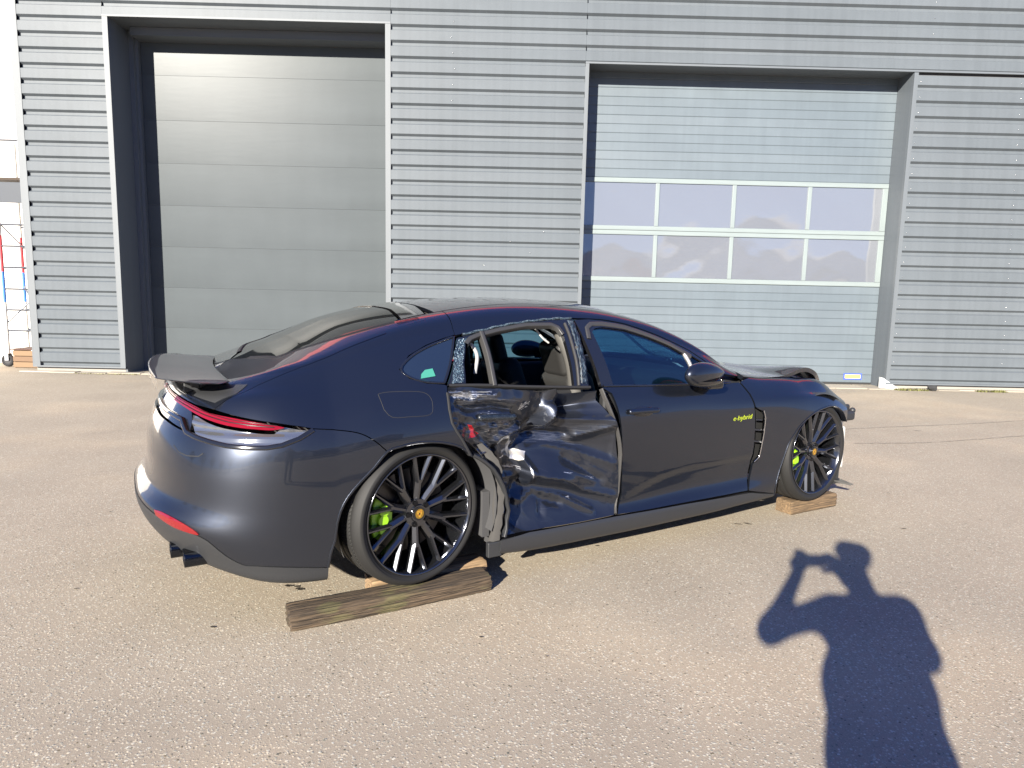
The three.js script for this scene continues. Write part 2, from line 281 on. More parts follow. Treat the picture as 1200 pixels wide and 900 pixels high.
// paving slabs along the foot of the wall, with grass and grit
{
  const E = kind(grp('wall_edging'), 'structure'); E.userData.label = 'strip of pale concrete slabs at the foot of the hall';
  const ms = [0, 1, 2, 3].map(k => M(0.28 + 0.04 * k, 0.25 + 0.036 * k, 0.20 + 0.028 * k, 0.92));
  for (let x = -8.5, k = 0; x < 12.9; k++) {
    const w = rr(0.36, 0.62), inDoor = (x > -6.9 && x < -2.2) || (x > 1.1 && x < 6.7), d = inDoor ? -0.72 : -0.04;
    const g = rbox(x, x + w - 0.012, -0.05, 0.014 + rr(-0.005, 0.006), d, 0.10 + rr(-0.02, 0.03), 0.008, 2); g.rotateX(rr(-0.004, 0.004));
    mesh('slab', g, ms[Math.floor(rnd() * 4)], E); x += w;
  }
  const bl = []; const blade = (x, z, h, a, l) => { const g = new THREE.BufferGeometry(), c = Math.cos(a), s = Math.sin(a), w = 0.004; g.setAttribute('position', new THREE.Float32BufferAttribute([x - w * c, 0, z - w * s, x + w * c, 0, z + w * s, x + l * s, h, z + l * c], 3)); g.setAttribute('normal', new THREE.Float32BufferAttribute([0, 0.6, 0.8, 0, 0.6, 0.8, 0, 0.6, 0.8], 3)); bl.push(g); };
  for (let k = 0; k < 5200; k++) { const x = rr(6.9, 12.5), z = 0.14 + rr(-0.05, 0.07); if (fbm(x * 2.2, 4, 3) < 0.40) continue; blade(x, z, rr(0.012, 0.05), rr(0, 6.28), rr(0, 0.03)); }
  for (let k = 0; k < 700; k++) { const x = rr(-8.3, -5), z = 0.19 + rr(-0.04, 0.05); if (fbm(x * 3, 9, 3) < 0.5) continue; blade(x, z, rr(0.01, 0.03), rr(0, 6.28), rr(0, 0.02)); }
  const g = mergeGeometries(bl, false);
  tag(kind(mesh('grass_tufts', g, M(0.16, 0.16, 0.045, 0.9)), 'stuff'), 'thin dry grass growing along the wall edging', 'grass');
  tag(mesh('stone', (() => { const s = new THREE.IcosahedronGeometry(0.07, 2), p = s.attributes.position; for (let i = 0; i < p.count; i++) { const k = 0.75 + 0.5 * noise2(p.getX(i) * 30 + 5, p.getY(i) * 30 + p.getZ(i) * 17); p.setXYZ(i, p.getX(i) * k * 1.25, p.getY(i) * k * 0.8, p.getZ(i) * k); } s.computeVertexNormals(); return s.translate(7.55, 0.05, 0.16); })(), M(0.03, 0.03, 0.03, 0.9)), 'small dark stone lying in the grass below the cladding', 'stone');
}
// white neighbour building, mobile scaffold and crate at the left
{
  const W = tag(grp('white_building'), 'white rendered building set back beside the grey hall', 'building');
  const wm = M(0.78, 0.75, 0.70, 0.7);
  for (const [y0, y1] of [[0, 1.62], [1.63, 3.36], [3.37, 4.98], [4.99, 7.4]]) mesh('wall_panel', box(-16, -8.42, y0, y1, -9, -1.25), wm, W);
  mesh('coping', box(-16.05, -8.4, 7.41, 7.5, -9.05, -1.2), M(0.5, 0.5, 0.5), W);
  const S = tag(grp('mobile_scaffold'), 'red, blue and white scaffold tower on castors beside the white wall', 'scaffold');
  const steel = M(0.33, 0.34, 0.36, 0.4, 0.9), dark = M(0.03, 0.035, 0.05, 0.6);
  const z0 = -0.62, legs = [[-9.17, z0], [-8.45, z0], [-9.17, -1.14], [-8.45, -1.14]];
  const cols = [M(0.52, 0.5, 0.47, 0.5), M(0.05, 0.18, 0.55, 0.5), M(0.5, 0.04, 0.05, 0.5), M(0.5, 0.48, 0.45, 0.5)];
  legs.forEach(([x, z]) => {
    const L = grp('leg', S); let y = 0.24; for (const [h, k] of [[0.95, 0], [0.55, 1], [0.65, 2], [1.7, 3]]) { mesh('tube', rod(V3(x, y, z), V3(x, y + h, z), 0.026, 12), cols[k], L); y += h; }
    const C = grp('castor', S); mesh('tyre', new THREE.TorusGeometry(0.085, 0.035, 10, 24).translate(x - 0.02, 0.12, z), M(0.015, 0.015, 0.016, 0.8), C); mesh('hub', new THREE.CylinderGeometry(0.075, 0.075, 0.05, 18).rotateX(Math.PI / 2).translate(x - 0.02, 0.12, z), M(0.025, 0.025, 0.028, 0.6), C); mesh('fork', merge([box(x - 0.05, x + 0.02, 0.12, 0.24, z - 0.05, z - 0.042), box(x - 0.05, x + 0.02, 0.12, 0.24, z + 0.042, z + 0.05), box(x - 0.05, x + 0.02, 0.235, 0.25, z - 0.05, z + 0.05)]), steel, C);
  });
  for (const y of [0.67, 1.05, 1.43, 1.82, 2.2, 2.58]) { mesh('rung', rod(V3(-9.17, y, z0), V3(-8.45, y, z0), 0.017), dark, S); mesh('rung', rod(V3(-9.17, y, -1.14), V3(-8.45, y, -1.14), 0.017), dark, S); }
  mesh('brace', rod(V3(-9.17, 0.8, z0), V3(-8.45, 1.75, -1.14), 0.014), steel, S); mesh('brace', rod(V3(-9.17, 1.5, -1.14), V3(-8.45, 0.62, z0), 0.014), steel, S); mesh('brace', rod(V3(-9.17, 2.6, z0), V3(-9.17, 2.25, -1.14), 0.014), steel, S);
  for (let k = 0; k < 3; k++) mesh('deck_board', rbox(-9.3, -8.42, 3.36 + 0.004 * k, 3.41 + 0.004 * k, -0.62 - 0.17 * (k + 1), -0.62 - 0.17 * k - 0.01, 0.006), M(0.05, 0.035, 0.025, 0.8), S);
  mesh('toe_board', rbox(-9.3, -8.42, 2.96, 3.32, -0.60, -0.575, 0.006), M(0.03, 0.038, 0.052, 0.6), S);
  mesh('handrail', rod(V3(-9.17, 4.05, z0), V3(-8.45, 4.05, z0), 0.017), dark, S);
  const K = tag(grp('wooden_crate'), 'low brown wooden crate on the ground behind the scaffold wheel', 'crate');
  const cw = [M(0.20, 0.13, 0.075, 0.85), M(0.16, 0.10, 0.06, 0.85)];
  for (let k = 0; k < 3; k++) mesh('slat', rbox(-9.0, -8.4, 0.01 + 0.105 * k, 0.105 + 0.105 * k, -0.50, -0.48, 0.004), cw[k % 2], K);
  mesh('lid', rbox(-9.03, -8.4, 0.327, 0.35, -0.95, -0.47, 0.004), M(0.07, 0.03, 0.02, 0.7), K); mesh('side', box(-9.0, -8.98, 0.0, 0.325, -0.93, -0.51), cw[0], K);
}

// ---------------------------------------------------------------- the wrecked car
// body surface: 14 lengthwise lines from sill to roof centre, splined across; u runs forward (metres, bending round the tail corner below -0.42), v counts the lines
const NET = {"X":[-0.42,-0.2,0,0.25,0.6,1.0,1.4,1.75,2.0,2.2,2.45,2.8,3.1,3.35,3.6],"T":[0,0.2,0.4,0.6,0.8,1.0],"UL":1.5,"XS":-0.42,"L":[{"yT":[0.115,0.13,0.17,0.2,0.22,0.23],"y":[0.115,0.11,0.1,0.09,0.065,0.06,0.06,0.065,0.07,0.075,0.085,0.1,0.12,0.16,0.2],"z":[0.84,0.84,0.84,0.83,0.83,0.83,0.83,0.83,0.83,0.83,0.83,0.82,0.8,0.76,0.7],"xr":-0.98,"n":2.5},{"yT":[0.125,0.145,0.19,0.225,0.245,0.25],"y":[0.125,0.12,0.11,0.1,0.075,0.07,0.07,0.075,0.08,0.09,0.1,0.12,0.14,0.19,0.23],"z":[0.925,0.93,0.93,0.92,0.925,0.925,0.925,0.925,0.925,0.925,0.925,0.92,0.9,0.84,0.76],"xr":-1.09,"n":2.5},{"yT":[0.19,0.21,0.26,0.3,0.32,0.32],"y":[0.19,0.18,0.17,0.16,0.15,0.15,0.15,0.15,0.15,0.16,0.17,0.19,0.21,0.25,0.28],"z":[0.945,0.948,0.945,0.935,0.945,0.948,0.948,0.945,0.942,0.94,0.945,0.95,0.94,0.87,0.78],"xr":-1.155,"n":2.5},{"yT":[0.33,0.345,0.375,0.41,0.43,0.44],"y":[0.33,0.31,0.29,0.27,0.24,0.235,0.24,0.25,0.26,0.27,0.28,0.29,0.31,0.33,0.36],"z":[0.952,0.955,0.955,0.935,0.912,0.908,0.91,0.912,0.915,0.918,0.935,0.955,0.945,0.875,0.78],"xr":-1.18,"n":2.7},{"yT":[0.47,0.475,0.485,0.5,0.51,0.52],"y":[0.47,0.46,0.45,0.44,0.42,0.415,0.415,0.42,0.43,0.44,0.45,0.46,0.46,0.47,0.47],"z":[0.955,0.962,0.965,0.95,0.928,0.922,0.922,0.924,0.928,0.932,0.945,0.962,0.95,0.88,0.78],"xr":-1.125,"n":2.7},{"yT":[0.62,0.625,0.63,0.635,0.64,0.65],"y":[0.62,0.62,0.62,0.615,0.605,0.6,0.6,0.6,0.605,0.61,0.615,0.62,0.61,0.6,0.56],"z":[0.955,0.968,0.972,0.965,0.945,0.938,0.936,0.937,0.94,0.943,0.95,0.966,0.95,0.885,0.79],"xr":-1.115,"n":2.6},{"yT":[0.74,0.745,0.745,0.745,0.75,0.755],"y":[0.74,0.755,0.76,0.76,0.745,0.73,0.725,0.725,0.725,0.73,0.735,0.74,0.71,0.66,0.6],"z":[0.945,0.965,0.972,0.965,0.948,0.941,0.938,0.937,0.938,0.94,0.944,0.945,0.92,0.86,0.77],"xr":-1.095,"n":2.5},{"yT":[0.84,0.845,0.845,0.845,0.85,0.855],"y":[0.84,0.865,0.88,0.88,0.855,0.83,0.815,0.81,0.805,0.805,0.8,0.795,0.755,0.69,0.62],"z":[0.905,0.93,0.94,0.937,0.928,0.922,0.92,0.92,0.918,0.916,0.912,0.9,0.875,0.82,0.74],"xr":-1.045,"n":2.5},{"yT":[0.93,0.935,0.93,0.925,0.925,0.925],"y":[0.93,0.955,0.97,0.965,0.94,0.92,0.905,0.89,0.885,0.885,0.872,0.858,0.83,0.715,0.6],"z":[0.84,0.87,0.89,0.892,0.888,0.884,0.882,0.88,0.878,0.872,0.855,0.835,0.81,0.76,0.69],"xr":-1.005,"n":2.5},{"yT":[1.0,0.985,0.965,0.95,0.945,0.945],"y":[1.0,1.04,1.07,1.075,1.07,1.06,1.045,1.01,0.965,0.925,0.895,0.876,0.842,0.745,0.64],"z":[0.775,0.8,0.815,0.82,0.822,0.822,0.82,0.82,0.825,0.83,0.81,0.77,0.73,0.68,0.61],"xr":-0.97,"n":2.4},{"yT":[1.06,1.03,1.0,0.975,0.965,0.96],"y":[1.06,1.125,1.175,1.21,1.235,1.235,1.205,1.13,1.035,0.95,0.91,0.887,0.852,0.765,0.67],"z":[0.715,0.72,0.715,0.71,0.705,0.7,0.7,0.725,0.765,0.775,0.73,0.67,0.62,0.57,0.51],"xr":-0.93,"n":2.3},{"yT":[1.105,1.06,1.02,0.99,0.975,0.97],"y":[1.105,1.185,1.245,1.295,1.335,1.335,1.295,1.205,1.085,0.965,0.925,0.896,0.86,0.785,0.7],"z":[0.64,0.635,0.62,0.605,0.59,0.585,0.595,0.635,0.69,0.7,0.62,0.53,0.48,0.43,0.38],"xr":-0.89,"n":2.2},{"yT":[1.155,1.1,1.045,1.01,0.99,0.98],"y":[1.155,1.245,1.3,1.34,1.372,1.374,1.342,1.243,1.12,0.995,0.938,0.905,0.868,0.8,0.72],"z":[0.34,0.33,0.32,0.31,0.31,0.31,0.32,0.34,0.38,0.4,0.34,0.29,0.26,0.23,0.2],"xr":-0.83,"n":2.2},{"yT":[1.17,1.12,1.075,1.045,1.02,1.0],"y":[1.17,1.26,1.312,1.352,1.382,1.384,1.352,1.258,1.138,1.01,0.945,0.912,0.875,0.808,0.728],"z":[0,0,0,0,0,0,0,0,0,0,0,0,0,0,0],"xr":-0.76,"n":2.2}]};
const PL = {"rear_door":[[0.142,7.965],[0.136,7.613],[0.132,6.786],[0.138,6.279],[0.159,5.973],[0.19,5.636],[0.243,5.035],[0.307,4.802],[0.357,4.576],[0.393,4.338],[0.42,4.077],[0.447,3.739],[0.464,3.357],[0.456,2.843],[0.438,2.254],[0.575,2.391],[0.706,2.414],[0.927,2.364],[1.17,2.376],[1.215,3.435],[1.192,4.389],[1.147,5.677],[1.102,6.597],[1.067,7.312],[1.058,7.848],[0.71,7.893],[0.403,7.906]],"front_door":[[1.084,7.93],[1.139,7.568],[1.163,6.673],[1.183,5.736],[1.21,4.378],[1.233,3.275],[1.188,2.372],[1.414,2.316],[1.685,2.29],[1.976,2.263],[2.252,2.15],[2.284,3.411],[2.288,4.225],[2.278,4.898],[2.264,5.875],[2.237,7.004],[2.18,7.915],[1.904,7.964],[1.419,7.924]],"fender":[[2.192,7.908],[2.248,6.997],[2.272,5.922],[2.307,5.736],[2.343,5.609],[2.366,5.234],[2.368,4.84],[2.366,4.432],[2.349,3.685],[2.332,3.537],[2.301,3.463],[2.296,3.265],[2.263,2.131],[2.405,1.734],[2.522,1.342],[2.518,1.706],[2.52,2.108],[2.53,2.449],[2.541,2.711],[2.552,2.949],[2.563,3.189],[2.578,3.464],[2.594,3.75],[2.611,3.995],[2.627,4.158],[2.642,4.271],[2.658,4.38],[2.673,4.499],[2.69,4.616],[2.714,4.741],[2.75,4.89],[2.795,5.055],[2.843,5.203],[2.893,5.323],[2.946,5.424],[2.995,5.5],[3.039,5.549],[3.078,5.563],[3.115,5.531],[3.151,5.442],[3.185,5.296],[3.216,5.114],[3.244,4.888],[3.274,4.659],[3.299,4.501],[3.33,7.2],[3.4,8.0],[3.36,8.35],[3.2,8.55],[3.0,8.6],[2.75,8.6],[2.5,8.55],[2.3,8.45]],"rocker":[[0.428,2.062],[0.597,2.305],[0.924,2.282],[1.173,2.282],[1.412,2.234],[1.682,2.209],[1.973,2.158],[2.283,1.973],[2.512,1.376],[2.52,0.6],[2.2,0.5],[1.6,0.5],[1.0,0.5],[0.5,0.5],[0.42,0.7]],"quarter":[[-0.181,5.485],[-0.161,5.55],[-0.141,5.575],[-0.121,5.596],[-0.101,5.625],[-0.08,5.649],[-0.06,5.666],[-0.039,5.674],[-0.019,5.673],[0.003,5.663],[0.03,5.643],[0.06,5.613],[0.09,5.57],[0.121,5.514],[0.153,5.446],[0.181,5.364],[0.206,5.25],[0.228,5.124],[0.243,5.035],[0.19,5.636],[0.159,5.973],[0.138,6.279],[0.132,6.786],[0.136,7.613],[0.142,7.965],[0.13,8.028],[0.041,8.119],[-0.036,8.388],[-0.072,8.837],[-0.009,9.333],[0.091,9.625],[0.191,9.798],[0.262,9.885],[0.268,11.25],[0.1,11.25],[-0.05,11.25],[-0.083,10.726],[-0.306,10.679],[-0.534,10.409],[-0.845,9.224],[-0.996,8.297],[-1.135,7.462],[-0.965,7.255],[-0.805,7.088],[-0.658,6.956],[-0.554,6.855],[-0.487,6.742],[-0.469,6.719],[-0.445,6.684],[-0.422,6.639],[-0.399,6.587],[-0.376,6.534],[-0.353,6.475],[-0.331,6.41],[-0.31,6.334],[-0.292,6.252],[-0.276,6.165],[-0.261,6.071],[-0.246,5.969],[-0.228,5.843],[-0.21,5.701],[-0.193,5.572]],"iu":0.268,"tgSeam":[[-0.083,10.726],[-0.306,10.679],[-0.534,10.409],[-0.845,9.224],[-0.996,8.297],[-1.135,7.462]],"railLow":[[0.261,9.869],[0.389,9.907],[0.546,10.057],[0.724,10.177],[0.912,10.311],[1.032,10.368],[1.244,10.426],[1.411,10.388],[1.635,10.158],[1.855,9.899],[1.952,9.556],[2.033,8.763]],"quarterGlass":[[0.133,8.106],[0.108,8.115],[0.074,8.134],[0.042,8.175],[0.015,8.243],[-0.01,8.332],[-0.03,8.438],[-0.048,8.561],[-0.061,8.699],[-0.064,8.843],[-0.053,8.995],[-0.031,9.146],[-0.005,9.275],[0.024,9.387],[0.059,9.487],[0.093,9.573],[0.128,9.644],[0.163,9.7],[0.193,9.748],[0.219,9.789],[0.24,9.821],[0.255,9.842]],"rdFrameOuter":[[0.142,7.965],[0.265,9.772],[0.387,9.861],[0.544,10.023],[0.722,10.141],[0.909,10.27],[1.024,10.322],[0.99,7.919]],"rdOpening":[[0.245,8.053],[0.265,8.929],[0.305,9.548],[0.338,9.698],[0.387,9.787],[0.516,9.908],[0.694,10.043],[0.861,10.046],[0.899,9.936],[0.915,9.716],[0.894,7.968]],"rdBar":[[0.4,9.825],[0.431,9.854],[0.424,7.975],[0.385,7.964]],"fdFrameOuter":[[1.079,7.951],[1.033,10.284],[1.142,10.373],[1.241,10.373],[1.408,10.332],[1.631,10.1],[1.85,9.828],[1.948,9.479],[2.029,8.692],[2.027,8.029]],"fdGlass":[[1.164,8.001],[1.126,9.822],[1.155,9.952],[1.218,10.025],[1.387,10.016],[1.554,9.866],[1.696,9.69],[1.773,9.502],[1.799,9.215],[1.8,8.538],[1.791,8.024]],"fdTri":[[1.833,9.584],[1.921,9.375],[1.975,8.937],[1.956,8.118],[1.82,8.043],[1.822,8.806]],"bumper":[[-0.181,5.485],[-0.199,5.364],[-0.218,5.205],[-0.24,5.026],[-0.271,4.825],[-0.306,4.608],[-0.337,4.398],[-0.36,4.212],[-0.378,4.024],[-0.394,3.781],[-0.408,3.432],[-0.416,3.03],[-0.422,2.693],[-0.429,2.423],[-0.434,2.171],[-0.438,1.958],[-0.475,2.029],[-0.535,2.106],[-0.598,2.157],[-0.657,2.186],[-0.717,2.19],[-0.769,2.172],[-0.802,2.137],[-0.822,2.112],[-0.843,2.124],[-0.871,2.176],[-0.9,2.266],[-0.927,2.374],[-0.953,2.513],[-0.98,2.67],[-1.007,2.794],[-1.034,2.86],[-1.059,2.894],[-1.076,2.912]],"nArch":16,"bumperTop":[[-1.358,6.411],[-1.318,6.369],[-1.264,6.303],[-1.212,6.24],[-1.167,6.197],[-1.123,6.159],[-1.083,6.125],[-1.05,6.092],[-1.02,6.064],[-0.984,6.04],[-0.938,6.016],[-0.888,5.993],[-0.842,5.976],[-0.801,5.968],[-0.763,5.968],[-0.729,5.978],[-0.7,5.998],[-0.675,6.029],[-0.651,6.07],[-0.628,6.119],[-0.607,6.177],[-0.585,6.247],[-0.563,6.336],[-0.54,6.437],[-0.521,6.526],[-0.507,6.599],[-0.495,6.663],[-0.487,6.742],[-0.469,6.719],[-0.445,6.684],[-0.422,6.639],[-0.399,6.587],[-0.376,6.534],[-0.353,6.475],[-0.331,6.41],[-0.31,6.334],[-0.292,6.252],[-0.276,6.165],[-0.261,6.071],[-0.246,5.969],[-0.228,5.843],[-0.21,5.701],[-0.193,5.572]],"redLamp":[[-1.657,7.798],[-1.609,7.772],[-1.548,7.725],[-1.487,7.675],[-1.427,7.623],[-1.367,7.568],[-1.311,7.506],[-1.261,7.436],[-1.212,7.363],[-1.158,7.301],[-1.094,7.254],[-1.026,7.212],[-0.963,7.168],[-0.905,7.117],[-0.85,7.066],[-0.804,7.019],[-0.766,6.981],[-0.735,6.95],[-0.708,6.917],[-0.677,6.879],[-0.65,6.841],[-0.638,6.8],[-0.649,6.752],[-0.675,6.703],[-0.705,6.673],[-0.736,6.671],[-0.772,6.687],[-0.808,6.705],[-0.844,6.719],[-0.882,6.735],[-0.92,6.757],[-0.96,6.783],[-1.002,6.814],[-1.046,6.852],[-1.093,6.9],[-1.143,6.956],[-1.196,7.02],[-1.251,7.096],[-1.309,7.177],[-1.369,7.252],[-1.436,7.326],[-1.509,7.39],[-1.566,7.427]],"clearLamp":[[-0.648,6.887],[-0.622,6.861],[-0.586,6.823],[-0.555,6.783],[-0.525,6.763],[-0.5,6.742],[-0.492,6.691],[-0.512,6.58],[-0.55,6.438],[-0.586,6.315],[-0.609,6.237],[-0.63,6.181],[-0.651,6.134],[-0.675,6.093],[-0.701,6.061],[-0.73,6.041],[-0.764,6.031],[-0.802,6.031],[-0.843,6.039],[-0.89,6.057],[-0.94,6.08],[-0.986,6.103],[-1.022,6.127],[-1.053,6.156],[-1.087,6.188],[-1.129,6.219],[-1.175,6.252],[-1.217,6.303],[-1.251,6.381],[-1.281,6.48],[-1.307,6.602],[-1.337,6.783],[-1.362,7.0],[-1.359,7.145],[-1.316,7.141],[-1.252,7.045],[-1.191,6.949],[-1.145,6.888],[-1.099,6.832],[-1.043,6.783],[-0.963,6.736],[-0.876,6.683],[-0.807,6.636],[-0.76,6.612],[-0.726,6.606],[-0.704,6.604]],"reflector":[[-1.45,3.172],[-1.432,3.205],[-1.404,3.248],[-1.365,3.277],[-1.306,3.283],[-1.24,3.269],[-1.184,3.234],[-1.139,3.187],[-1.101,3.129],[-1.076,3.069],[-1.061,3.011],[-1.057,2.957],[-1.07,2.922],[-1.113,2.903],[-1.178,2.879],[-1.244,2.864],[-1.306,2.891],[-1.369,2.94],[-1.417,2.964]],"flap":[[-0.196,7.852],[-0.187,7.869],[-0.173,7.89],[-0.149,7.889],[-0.107,7.856],[-0.054,7.805],[-0.01,7.748],[0.015,7.682],[0.029,7.597],[0.039,7.486],[0.046,7.339],[0.049,7.173],[0.048,7.023],[0.047,6.88],[0.043,6.748],[0.029,6.658],[0.001,6.632],[-0.037,6.646],[-0.071,6.669],[-0.101,6.679],[-0.129,6.696],[-0.151,6.744],[-0.167,6.857],[-0.177,7.004],[-0.184,7.113]],"vent":[[2.276,5.711],[2.294,5.697],[2.319,5.671],[2.339,5.612],[2.349,5.524],[2.355,5.407],[2.358,5.239],[2.359,5.011],[2.359,4.756],[2.356,4.504],[2.353,4.221],[2.348,3.916],[2.342,3.691],[2.329,3.569],[2.314,3.521],[2.301,3.561],[2.294,3.722],[2.29,3.973],[2.288,4.225],[2.286,4.466],[2.285,4.711],[2.286,4.893]],"badge":[[2.065,5.419],[2.239,5.457]],"fdHandle":[[1.21,6.498],[1.474,6.281]],"rdHandle":[[0.289,6.473],[0.504,6.287]],"glassEdge":[[-0.714,11.575],[-0.679,11.577],[-0.63,11.59],[-0.574,11.607],[-0.515,11.609],[-0.462,11.586],[-0.422,11.56],[-0.393,11.54],[-0.366,11.519],[-0.34,11.488],[-0.315,11.453],[-0.289,11.419],[-0.265,11.387],[-0.241,11.358],[-0.217,11.332],[-0.192,11.313],[-0.168,11.297],[-0.145,11.282],[-0.122,11.269],[-0.1,11.255],[-0.077,11.242],[-0.055,11.228],[-0.034,11.219],[-0.017,11.211],[-0.005,11.208]],"tuft":[[-0.846,9.262],[-0.534,10.409]],"frontArch":[[2.522,1.342],[2.518,1.706],[2.52,2.108],[2.53,2.449],[2.541,2.711],[2.552,2.949],[2.563,3.189],[2.578,3.464],[2.594,3.75],[2.611,3.995],[2.627,4.158],[2.642,4.271],[2.658,4.38],[2.673,4.499],[2.69,4.616],[2.714,4.741],[2.75,4.89],[2.795,5.055],[2.843,5.203],[2.893,5.323],[2.946,5.424],[2.995,5.5],[3.039,5.549],[3.078,5.563],[3.115,5.531],[3.151,5.442],[3.185,5.296],[3.216,5.114],[3.244,4.888],[3.274,4.659],[3.299,4.501]],"rearArch":[[-0.438,1.958],[-0.434,2.171],[-0.429,2.423],[-0.422,2.693],[-0.416,3.03],[-0.408,3.432],[-0.394,3.781],[-0.378,4.024],[-0.36,4.212],[-0.337,4.398],[-0.306,4.608],[-0.271,4.825],[-0.24,5.026],[-0.218,5.205],[-0.199,5.364],[-0.181,5.485],[-0.161,5.55],[-0.141,5.575],[-0.121,5.596],[-0.101,5.625],[-0.08,5.649],[-0.06,5.666],[-0.039,5.674],[-0.019,5.673],[0.003,5.663],[0.03,5.643],[0.06,5.613],[0.09,5.57],[0.121,5.514],[0.153,5.446],[0.181,5.364],[0.206,5.25],[0.228,5.124],[0.243,5.035]],"rdLow":[[0.243,5.035],[0.307,4.802],[0.357,4.576],[0.393,4.338],[0.42,4.077],[0.447,3.739],[0.464,3.357],[0.456,2.843],[0.438,2.254]],"mirrorBase":[[1.957,7.82]],"doorCrease":[[1.224,2.867],[1.432,3.341],[1.694,3.598],[1.979,3.592],[2.264,3.558]],"doorH":[956.398,-15.7964,-85.3334,-60.5925,-1073.64,1105.69,0.138496,-0.0622805]};
function hermite(xs, ys, x) {
  const n = xs.length; let i = 0; while (i < n - 2 && x >= xs[i + 1]) i++;
  const sl = (k) => { if (k <= 0 || k >= n - 1) { const a = Math.max(k - 1, 0), b = Math.min(k + 1, n - 1); return (ys[b] - ys[a]) / (xs[b] - xs[a]); } const h0 = xs[k] - xs[k - 1], h1 = xs[k + 1] - xs[k]; return ((ys[k] - ys[k - 1]) / h0 * h1 + (ys[k + 1] - ys[k]) / h1 * h0) / (h0 + h1); };
  const h = xs[i + 1] - xs[i], t = (x - xs[i]) / h, m0 = sl(i) * h, m1 = sl(i + 1) * h, t2 = t * t, t3 = t2 * t;
  return (2 * t3 - 3 * t2 + 1) * ys[i] + (t3 - 2 * t2 + t) * m0 + (-2 * t3 + 3 * t2) * ys[i + 1] + (t3 - t2) * m1;
}
const XS = NET.XS, UL = NET.UL, US = [...NET.T.slice().reverse().map(t => XS - UL * t), ...NET.X.slice(1)];
NET.L.forEach(l => { l.yu = [...l.yT.slice().reverse(), ...l.y.slice(1)]; });
const IDX = NET.L.map((_, k) => k), secCache = new Map();
function section(u) {
  const key = Math.round(u * 1e5); let s = secCache.get(key); if (s) return s;
  s = [[], [], []];
  for (const l of NET.L) {
    let x, z; const y = hermite(US, l.yu, u);
    if (u >= XS) { x = u; z = hermite(NET.X, l.z, u); }
    else { const p = Math.min((XS - u) / UL, 1) * Math.PI / 2, e = 2 / l.n; x = XS - (XS - l.xr) * Math.pow(Math.sin(p), e); z = l.z[0] * Math.pow(Math.max(Math.cos(p), 0), e); }
    s[0].push(x); s[1].push(y); s[2].push(z);
  }
  if (secCache.size > 60000) secCache.clear(); secCache.set(key, s); return s;
}
const S = (u, v) => { const s = section(u); return V3(hermite(IDX, s[0], v), hermite(IDX, s[1], v), hermite(IDX, s[2], v)); };
function SN(u, v) { const a = S(u + 0.004, v).sub(S(u - 0.004, v)), b = S(u, Math.min(v + 0.04, 13)).sub(S(u, v - 0.04)); return a.cross(b).normalize(); }
const SD = (u, v, off, disp) => { const p = S(u, v), n = SN(u, v); return p.addScaledVector(n, off - (disp ? disp(u, v, p) : 0)); };
// trimmed panel: the polygon (u, v) cut on a grid, laid on the surface, its edge folded in
const area = (p) => { let a = 0; for (let i = 0; i < p.length; i++) { const q = p[(i + 1) % p.length]; a += p[i][0] * q[1] - q[0] * p[i][1]; } return a / 2; };
function clipHalf(p, ax, c, keepGreater) {
  const o = []; for (let i = 0; i < p.length; i++) { const a = p[i], b = p[(i + 1) % p.length], ia = keepGreater ? a[ax] >= c : a[ax] <= c, ib = keepGreater ? b[ax] >= c : b[ax] <= c; if (ia) o.push(a); if (ia !== ib) { const t = (c - a[ax]) / (b[ax] - a[ax]); const q = [a[0] + (b[0] - a[0]) * t, a[1] + (b[1] - a[1]) * t]; q[ax] = c; o.push(q); } } return o;
}
function inset(p, du, dv) { // shrink by a shut-line gap
  if (area(p) < 0) p = p.slice().reverse(); const n = p.length;
  return p.map((q, i) => { const a = p[(i + n - 1) % n], b = p[(i + 1) % n]; let tx = (b[0] - a[0]) / du, ty = (b[1] - a[1]) / dv; const l = Math.hypot(tx, ty) || 1; return [q[0] <= -1.9199 ? q[0] : q[0] - ty / l * du, q[1] >= 12.999 ? q[1] : q[1] + tx / l * dv]; });
}
